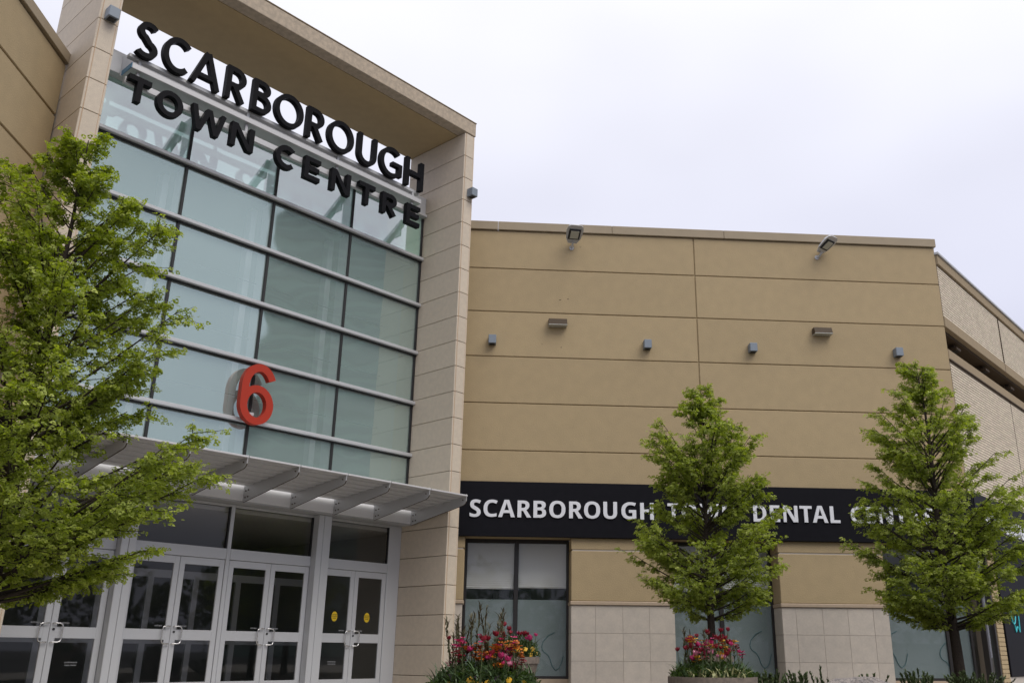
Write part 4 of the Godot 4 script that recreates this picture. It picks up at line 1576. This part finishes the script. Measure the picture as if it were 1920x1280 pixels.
func pansy(label: String, group: String, at: Vector3, m: Material, r: RandomNumberGenerator) -> void:
	var o := thing("pansy", label, "flower", at, 0.0, group)
	var face := Vector3(r.randf_range(-0.5, 0.5), r.randf_range(0.1, 0.7), 1.0).normalized()
	var top := Vector3(r.randf_range(-0.03, 0.03), r.randf_range(0.05, 0.12), 0.03)
	var st := MB.new()
	st.tube([Vector3.ZERO, top], [0.003, 0.002], 4)
	for k in 6:
		blade(st, top * 0.3, r.randf() * TAU, 0.07, 0.022, 0.9)
	obj("stem", st, M.blade, o)
	var bl := MB.new()
	var s := face.cross(Vector3.UP).normalized()
	var u := s.cross(face).normalized()
	for k in 5:
		var a := TAU * k / 5.0 + PI / 2
		var d := s * cos(a) + u * sin(a)
		var c := top + d * 0.017 + face * 0.002 * k
		var e := d.cross(face)
		for q in 6:
			var a0 := TAU * q / 6.0
			var a1 := TAU * (q + 1) / 6.0
			bl.tri(c, c + (d * cos(a0) + e * sin(a0)) * 0.019, c + (d * cos(a1) + e * sin(a1)) * 0.019)
	obj("bloom", bl, m, o)

func whorl_stem(label: String, group: String, at: Vector3, ln: float, r: RandomNumberGenerator) -> void:   # tall stem with whorls of narrow bronze leaves
	var o := thing("lily_stem", label, "plant", at, r.randf() * TAU, group)
	var tip := Vector3(r.randf_range(-0.2, 0.16), ln, r.randf_range(-0.15, 0.15))
	var st := MB.new()
	st.tube([Vector3.ZERO, tip * 0.5, tip], [0.006, 0.005, 0.003], 5)
	obj("stem", st, M.stem, o)
	var lf := MB.new()
	for k in 8:
		var u := 0.35 + 0.65 * k / 7.0
		for q in 5:
			blade(lf, tip * u + Vector3(r.randf_range(-0.015, 0.015), r.randf_range(-0.03, 0.03), 0), r.randf() * TAU, r.randf_range(0.06, 0.14), 0.014, r.randf_range(0.4, 1.0))
	obj("leaves", lf, M.bronze_leaf, o)

func pot(label: String, at: Vector3, rim: float, foot: float, h: float) -> void:
	var o := thing("planter", label, "planter", at, 0.0, "round planters along the walk")
	var b := MB.new()
	b.lathe([Vector2(0.0, 0.0), Vector2(foot, 0.0), Vector2(lerpf(foot, rim, 0.6), h * 0.6), Vector2(rim, h - 0.09), Vector2(rim + 0.02, h - 0.085), Vector2(rim + 0.02, h), Vector2(rim - 0.05, h), Vector2(rim - 0.06, h - 0.08)], 40)
	obj("pot", b, M.planter, o)
	var s := MB.new()
	s.lathe([Vector2(rim - 0.055, h - 0.075), Vector2(0.0, h - 0.02)], 30)
	obj("soil", s, M.soil, o)

func foliage(called: String, label: String, at: Vector3, spread: float, n: int, ln0: float, ln1: float, m: Material, r: RandomNumberGenerator) -> void:
	var b := MB.new()
	for i in n:
		var a := r.randf() * TAU
		var q := sqrt(r.randf()) * spread
		blade(b, Vector3(cos(a) * q, 0, sin(a) * q), r.randf() * TAU, r.randf_range(ln0, ln1), r.randf_range(0.012, 0.035), r.randf_range(0.3, 1.0))
	var o := obj(numbered(called), b, m, self, "stuff")
	o.position = at
	tag(o, label, "foliage", "", "stuff")

func mound(label: String, at: Vector3, wide: float, tall: float, n: int, r: RandomNumberGenerator) -> void:   # a low dome of small leaves
	var mm := MultiMesh.new()
	mm.transform_format = MultiMesh.TRANSFORM_3D
	mm.use_colors = true
	mm.mesh = leaf_mesh()
	mm.instance_count = n
	for i in n:
		var a := r.randf() * TAU
		var q := sqrt(r.randf())
		var h := tall * sqrt(maxf(0.05, 1.0 - q * q)) * r.randf_range(0.35, 1.05)
		var d := Vector3(r.randf_range(-1, 1), r.randf_range(-0.2, 1.0), r.randf_range(-1, 1)).normalized()
		var e := d.cross(Vector3(r.randf_range(-1, 1), 0.6, r.randf_range(-1, 1))).normalized()
		var sz := r.randf_range(0.03, 0.075)
		mm.set_instance_transform(i, Transform3D(Basis(e * sz * 0.7, d.cross(e) * sz, d * sz), Vector3(cos(a) * q * wide, h, sin(a) * q * wide)))
		var k := r.randf_range(0.6, 1.3)
		mm.set_instance_color(i, Color(0.055 * k, 0.095 * k, 0.03 * k))
	var mi := MultiMeshInstance3D.new()
	mi.name = numbered("planter_greenery")
	mi.multimesh = mm
	mi.material_override = M.leaf
	mi.position = at
	add_child(mi)
	tag(mi, label, "foliage", "", "stuff")

func in_disc(r: RandomNumberGenerator, c: Vector3, spread: float) -> Vector3:
	var a := r.randf() * TAU
	var q := sqrt(r.randf()) * spread
	return c + Vector3(cos(a) * q, 0, sin(a) * q)

func planters() -> void:
	var r := RandomNumberGenerator.new()
	r.seed = 77
	# the big one before the portal's right pier
	var c1 := Vector3(0.02, 0.44, -11)
	pot("large flower planter before the portal's right pier, filled with tulips", Vector3(0.02, 0, -11), 0.58, 0.42, 0.46)
	foliage("planter_foliage", "green strap leaves filling the planter before the portal's right pier", c1, 0.58, 420, 0.14, 0.40, M.blade, r)
	foliage("planter_foliage", "pale grey-green leaves among the tulips of the planter before the pier", c1, 0.5, 80, 0.2, 0.46, M.blade_pale, r)
	mound("dark small-leaved greenery mounded in the planter before the portal's right pier", c1, 0.62, 0.27, 1500, r)
	for i in 16:
		cluster_flower("crimson wallflower in the planter before the portal's right pier", "crimson wallflowers in the front planter", in_disc(r, c1 + Vector3(0.0, 0, 0.1), 0.45), r.randf_range(0.25, 0.55), [M.crimson, M.pink][i % 2], r)
	for i in 22:
		whorl_stem("tall bronze-leaved lily stem in the planter before the portal's right pier", "bronze lily stems in the front planter", in_disc(r, c1 + Vector3(-0.10, 0, -0.15), 0.32), r.randf_range(0.5, 0.84), r)
	for i in 12:
		tulip("crimson tulip in the planter before the portal's right pier", "crimson tulips in the front planter", in_disc(r, c1 + Vector3(-0.05, 0, 0.0), 0.42), r.randf_range(0.32, 0.58), M.crimson, r)
	for i in 7:
		tulip("bright pink tulip in the planter before the portal's right pier", "bright pink tulips in the front planter", in_disc(r, c1 + Vector3(0.02, 0, 0.15), 0.38), r.randf_range(0.24, 0.40), M.pink, r)
	for i in 5:
		tulip("pale pink tulip in the planter before the portal's right pier", "pale pink tulips in the front planter", in_disc(r, c1 + Vector3(0.18, 0, 0.2), 0.3), r.randf_range(0.20, 0.33), M.pink_pale, r)
	for i in 22:
		cluster_flower("orange wallflower in the planter before the portal's right pier", "orange wallflowers in the front planter", in_disc(r, c1 + Vector3(0.16, 0, 0.0), 0.38), r.randf_range(0.26, 0.48), M.orange, r)
	for i in 8:
		var a := r.randf_range(0.1, PI - 0.1)
		pansy("yellow pansy at the rim of the planter before the pier", "yellow pansies in the front planter", c1 + Vector3(cos(a) * 0.5, 0.0, sin(a) * 0.5), M.gold, r)
	for i in 6:
		var a := r.randf_range(0.5, PI - 0.5)
		pansy("dark violet pansy at the rim of the planter before the pier", "violet pansies in the front planter", c1 + Vector3(cos(a) * 0.42, 0.02, sin(a) * 0.42), M.violet, r)
	# the tall tapered one just behind it
	var c2 := Vector3(0.42, 0.75, -13.3)
	pot("tall tapered grey planter just behind the large flower planter", Vector3(0.42, 0, -13.3), 0.34, 0.2, 0.77)
	mound("dark small-leaved greenery in the tall planter behind the large one", c2, 0.36, 0.3, 600, r)
	foliage("planter_foliage", "dark leaves in the tall planter behind the large one", c2, 0.3, 170, 0.15, 0.42, M.blade, r)
	for i in 9:
		tulip("crimson tulip in the tall planter behind the large one", "crimson tulips in the tall planter", in_disc(r, c2, 0.26), r.randf_range(0.25, 0.42), M.crimson, r)
	for i in 7:
		tulip("pink tulip in the tall planter behind the large one", "pink tulips in the tall planter", in_disc(r, c2 + Vector3(0.1, 0, 0.1), 0.2), r.randf_range(0.18, 0.3), M.pink, r)
	for i in 9:
		var a := r.randf_range(0.2, 2.2)
		pansy("yellow pansy at the rim of the tall planter", "yellow pansies in the tall planter", c2 + Vector3(cos(a) * 0.3, 0.0, sin(a) * 0.3), M.gold, r)
	# the low wide one in the middle
	var c3 := Vector3(3.0, 0.52, -12.5)
	pot("low wide brown planter of pink and crimson tulips below the middle tree", Vector3(3.0, 0, -12.5), 0.56, 0.44, 0.545)
	mound("dark small-leaved greenery mounded in the low planter below the middle tree", c3, 0.55, 0.2, 1300, r)
	for i in 12:
		cluster_flower("crimson wallflower in the low planter below the middle tree", "crimson wallflowers in the low planter", in_disc(r, c3, 0.4), r.randf_range(0.25, 0.5), [M.crimson, M.pink][i % 2], r)
	foliage("planter_foliage", "green strap leaves in the low planter below the middle tree", c3, 0.5, 260, 0.10, 0.32, M.blade, r)
	foliage("planter_foliage", "pale variegated leaves in the low planter below the middle tree", c3 + Vector3(0, 0, 0.16), 0.42, 260, 0.10, 0.22, M.variegated, r)
	for i in 15:
		tulip("crimson tulip in the low planter below the middle tree", "crimson tulips in the low planter", in_disc(r, c3 + Vector3(-0.05, 0, -0.1), 0.34), r.randf_range(0.28, 0.50), M.crimson, r)
	for i in 10:
		tulip("pink tulip in the low planter below the middle tree", "pink tulips in the low planter", in_disc(r, c3 + Vector3(0.05, 0, 0), 0.36), r.randf_range(0.22, 0.44), M.pink, r)
	for i in 4:
		tulip("pale pink tulip in the low planter below the middle tree", "pale pink tulips in the low planter", in_disc(r, c3 + Vector3(0.05, 0, 0.2), 0.25), r.randf_range(0.2, 0.3), M.pink_pale, r)
	for i in 9:
		cluster_flower("yellow wallflower in the low planter below the middle tree", "yellow wallflowers in the low planter", in_disc(r, c3, 0.4), r.randf_range(0.22, 0.52), M.gold, r)
	for i in 5:
		whorl_stem("bronze-leaved lily stem in the low planter below the middle tree", "bronze lily stems in the low planter", in_disc(r, c3 + Vector3(-0.15, 0, -0.2), 0.2), r.randf_range(0.45, 0.6), r)
	# and the one half hidden behind it
	var c4 := Vector3(3.52, 0.78, -14.6)
	pot("tall tapered planter half hidden behind the low wide planter", Vector3(3.52, 0, -14.6), 0.3, 0.2, 0.80)
	foliage("planter_foliage", "dark leaves in the half hidden planter behind the low one", c4, 0.27, 130, 0.12, 0.32, M.blade, r)
	for i in 8:
		tulip("crimson tulip in the half hidden planter behind the low one", "crimson tulips in the half hidden planter", in_disc(r, c4, 0.24), r.randf_range(0.22, 0.40), M.crimson, r)

func shrub(label: String, at: Vector3, h: float, spread: float, n: int, r: RandomNumberGenerator) -> void:
	var o := thing("yew_shrub", label, "shrub", at, 0.0, "low yew shrubs in the planting bed")
	var st := MB.new()
	var lf := MB.new()
	for i in n:
		var a := r.randf() * TAU
		var q := sqrt(r.randf())
		var tip := Vector3(cos(a) * spread * q, h * r.randf_range(0.6, 1.0) * (1.0 - 0.25 * q), sin(a) * spread * q)
		var root := Vector3(cos(a), 0, sin(a)) * spread * 0.15
		var mid := root.lerp(tip, 0.5) + Vector3(0, -0.04, 0)
		st.tube([root, mid, tip], [0.008, 0.006, 0.003], 4, false)
		for k in 60:
			var u := r.randf_range(0.25, 1.02)
			var p := root.lerp(mid, u).lerp(mid.lerp(tip, u), u)
			var d := ((tip - mid).normalized() + Vector3(r.randf_range(-1, 1), r.randf_range(-0.4, 0.8), r.randf_range(-1, 1))).normalized()
			var s := d.cross(Vector3(r.randf_range(-1, 1), r.randf_range(-1, 1), r.randf_range(-1, 1))).normalized() * 0.016
			lf.tri(p - s, p + s, p + d * r.randf_range(0.03, 0.055))
	obj("stems", st, M.bark, o)
	obj("needles", lf, M.needle, o, "stuff")

func shrubs() -> void:
	var r := RandomNumberGenerator.new()
	r.seed = 909
	shrub("dark yew shrub just right of the low wide planter", Vector3(4.18, 0.10, -14.0), 0.58, 0.30, 44, r)
	shrub("dark yew shrub before the stone tiled pier, left of the boulder", Vector3(4.66, 0.10, -14.0), 0.56, 0.24, 30, r)
	shrub("thin yellowish yew shrub just behind the left end of the boulder", Vector3(5.05, 0.10, -14.1), 0.60, 0.22, 9, r)
	shrub("small sparse yew shrub directly behind the boulder", Vector3(5.80, 0.10, -14.2), 0.56, 0.30, 14, r)
	shrub("dark yew shrub between the boulder and the right hand tree", Vector3(6.55, 0.10, -14.2), 0.64, 0.26, 36, r)
	shrub("spreading yew shrub at the foot of the right hand tree", Vector3(7.75, 0.10, -14.8), 0.54, 0.60, 70, r)
	# boulder
	var f := FastNoiseLite.new()
	f.seed = 3
	f.frequency = 1.1
	f.fractal_octaves = 4
	var b := MB.new()
	var pt := func(i: int, j: int) -> Vector3:
		var a := TAU * (i % 28) / 28.0
		var e := -PI / 2 + PI * j / 14.0
		var d := Vector3(cos(a) * cos(e), sin(e), sin(a) * cos(e))
		d = d * (1.0 + 0.28 * f.get_noise_3dv(d * 1.3) + 0.05 * f.get_noise_3dv(d * 6.0))
		return Vector3(d.x * 0.80, maxf(d.y, -0.6) * 0.35, d.z * 0.5)
	for j in 14:
		for i in 28:
			b.tri(pt.call(i, j), pt.call(i + 1, j + 1), pt.call(i + 1, j))
			b.tri(pt.call(i, j), pt.call(i, j + 1), pt.call(i + 1, j + 1))
	var o := obj("boulder", b, M.rock, self)
	o.position = Vector3(5.02, 0.17, -12.5)
	tag(o, "rough grey landscape boulder in the bed before the tiled pier", "rock")

# ---- what the glass mirrors, behind and beside the camera
func far_things() -> void:
	var o := thing("apartment_tower", "tall grey-green apartment tower far off, mirrored in the entrance glass", "building", Vector3(150, 0, -6))
	var b := MB.new()
	b.box(Vector3(-12, 0, -26), Vector3(12, 100, 25))
	obj("wall", b, M.tower, o)
	for k in 32:
		var w := MB.new()
		w.box(Vector3(-12.15, 3.0 + k * 3.0, -25.5), Vector3(-12.02, 4.7 + k * 3.0, 24.5))
		obj("window_band", w, M.tower_glass, o)
	var lw := thing("low_pale_wall", "long low pale wall across the car park, mirrored in the shop windows", "wall", Vector3(30, -0.13, 57))
	for k in 10:
		var seg := MB.new()
		seg.cbox(Vector3(-45 + k * 9.0 + 0.03, 0, 0), Vector3(-36 + k * 9.0 - 0.03, 2.3, 0.4), 0.03)
		obj("wall_length", seg, M.alu_white, lw)
	van()
	# a belt of trees across the car park
	var r := RandomNumberGenerator.new()
	r.seed = 55
	var xf := []
	var tint := []
	for i in 5200:
		var a := r.randf_range(-0.15, PI + 0.1)
		var clump := floorf(a * 14.0) / 14.0
		var cc := Vector3(cos(clump) * 75.0, 0, sin(clump) * 62.0 + 4.0)
		var g := RandomNumberGenerator.new()
		g.seed = int(clump * 1000.0) + 3
		var hh := g.randf_range(6.0, 11.0)
		var p := cc + Vector3(r.randfn(0, 1.6), hh * (0.25 + 0.75 * r.randf()), r.randfn(0, 1.6))
		var d := Vector3(r.randfn(), r.randfn(), r.randfn()).normalized()
		var e := d.cross(Vector3(r.randfn(), r.randfn(), r.randfn())).normalized()
		xf.append(Transform3D(Basis(e, d.cross(e), d).scaled(Vector3.ONE * r.randf_range(0.9, 1.6)), p))
		var k := r.randf_range(0.7, 1.2)
		tint.append(Color(0.06 * k, 0.09 * k, 0.02 * k))
	var mm := MultiMesh.new()
	mm.transform_format = MultiMesh.TRANSFORM_3D
	mm.use_colors = true
	mm.mesh = leaf_mesh()
	mm.instance_count = xf.size()
	for i in xf.size():
		mm.set_instance_transform(i, xf[i])
		mm.set_instance_color(i, tint[i])
	var mi := MultiMeshInstance3D.new()
	mi.name = "treeline"
	mi.multimesh = mm
	mi.material_override = M.leaf
	add_child(mi, true)
	tag(mi, "belt of green trees far across the car park behind the viewer", "trees", "", "stuff")

func van() -> void:
	var o := thing("parked_van", "white van parked behind the viewer, mirrored in the left shop window", "van", Vector3(1.5, -0.13, 8.5))
	var body := MB.new()
	var side := PackedVector2Array([Vector2(-2.4, 0.35), Vector2(2.4, 0.35), Vector2(2.45, 0.95), Vector2(2.25, 1.12), Vector2(1.55, 1.25), Vector2(0.95, 1.95), Vector2(0.7, 2.05), Vector2(-2.3, 2.05), Vector2(-2.42, 1.9)])
	body.prism([side], -0.95, 0.95)
	obj("body", body, M.white_letter, o)
	for z in [-0.955, 0.955]:
		var sz := signf(z)
		for q in [[Vector2(1.38, 1.28), Vector2(0.9, 1.84), Vector2(0.35, 1.84), Vector2(0.35, 1.28)], [Vector2(0.2, 1.28), Vector2(0.2, 1.84), Vector2(-0.9, 1.84), Vector2(-0.9, 1.28)], [Vector2(-1.05, 1.28), Vector2(-1.05, 1.84), Vector2(-2.2, 1.84), Vector2(-2.2, 1.28)]]:
			var w := MB.new()
			w.prism([PackedVector2Array(q)], minf(z, z + sz * 0.006), maxf(z, z + sz * 0.006))
			obj("window", w, M.screen, o)
		for x in [-1.5, 1.55]:
			var wh := node("wheel", o)
			var ty := MB.new()
			ty.tube([Vector3(x, 0.34, z - sz * 0.2), Vector3(x, 0.34, z + sz * 0.02)], [0.34, 0.34], 20)
			obj("tyre", ty, M.dark, wh)
			var ri := MB.new()
			ri.tube([Vector3(x, 0.34, z + sz * 0.021), Vector3(x, 0.34, z + sz * 0.035)], [0.2, 0.18], 16)
			obj("rim", ri, M.steel, wh)
	for z in [-0.7, 0.7]:
		var h := MB.new()
		h.cbox(Vector3(2.38, 0.72, z - 0.16), Vector3(2.47, 0.92, z + 0.16), 0.02)
		obj("headlight", h, M.lens, o)
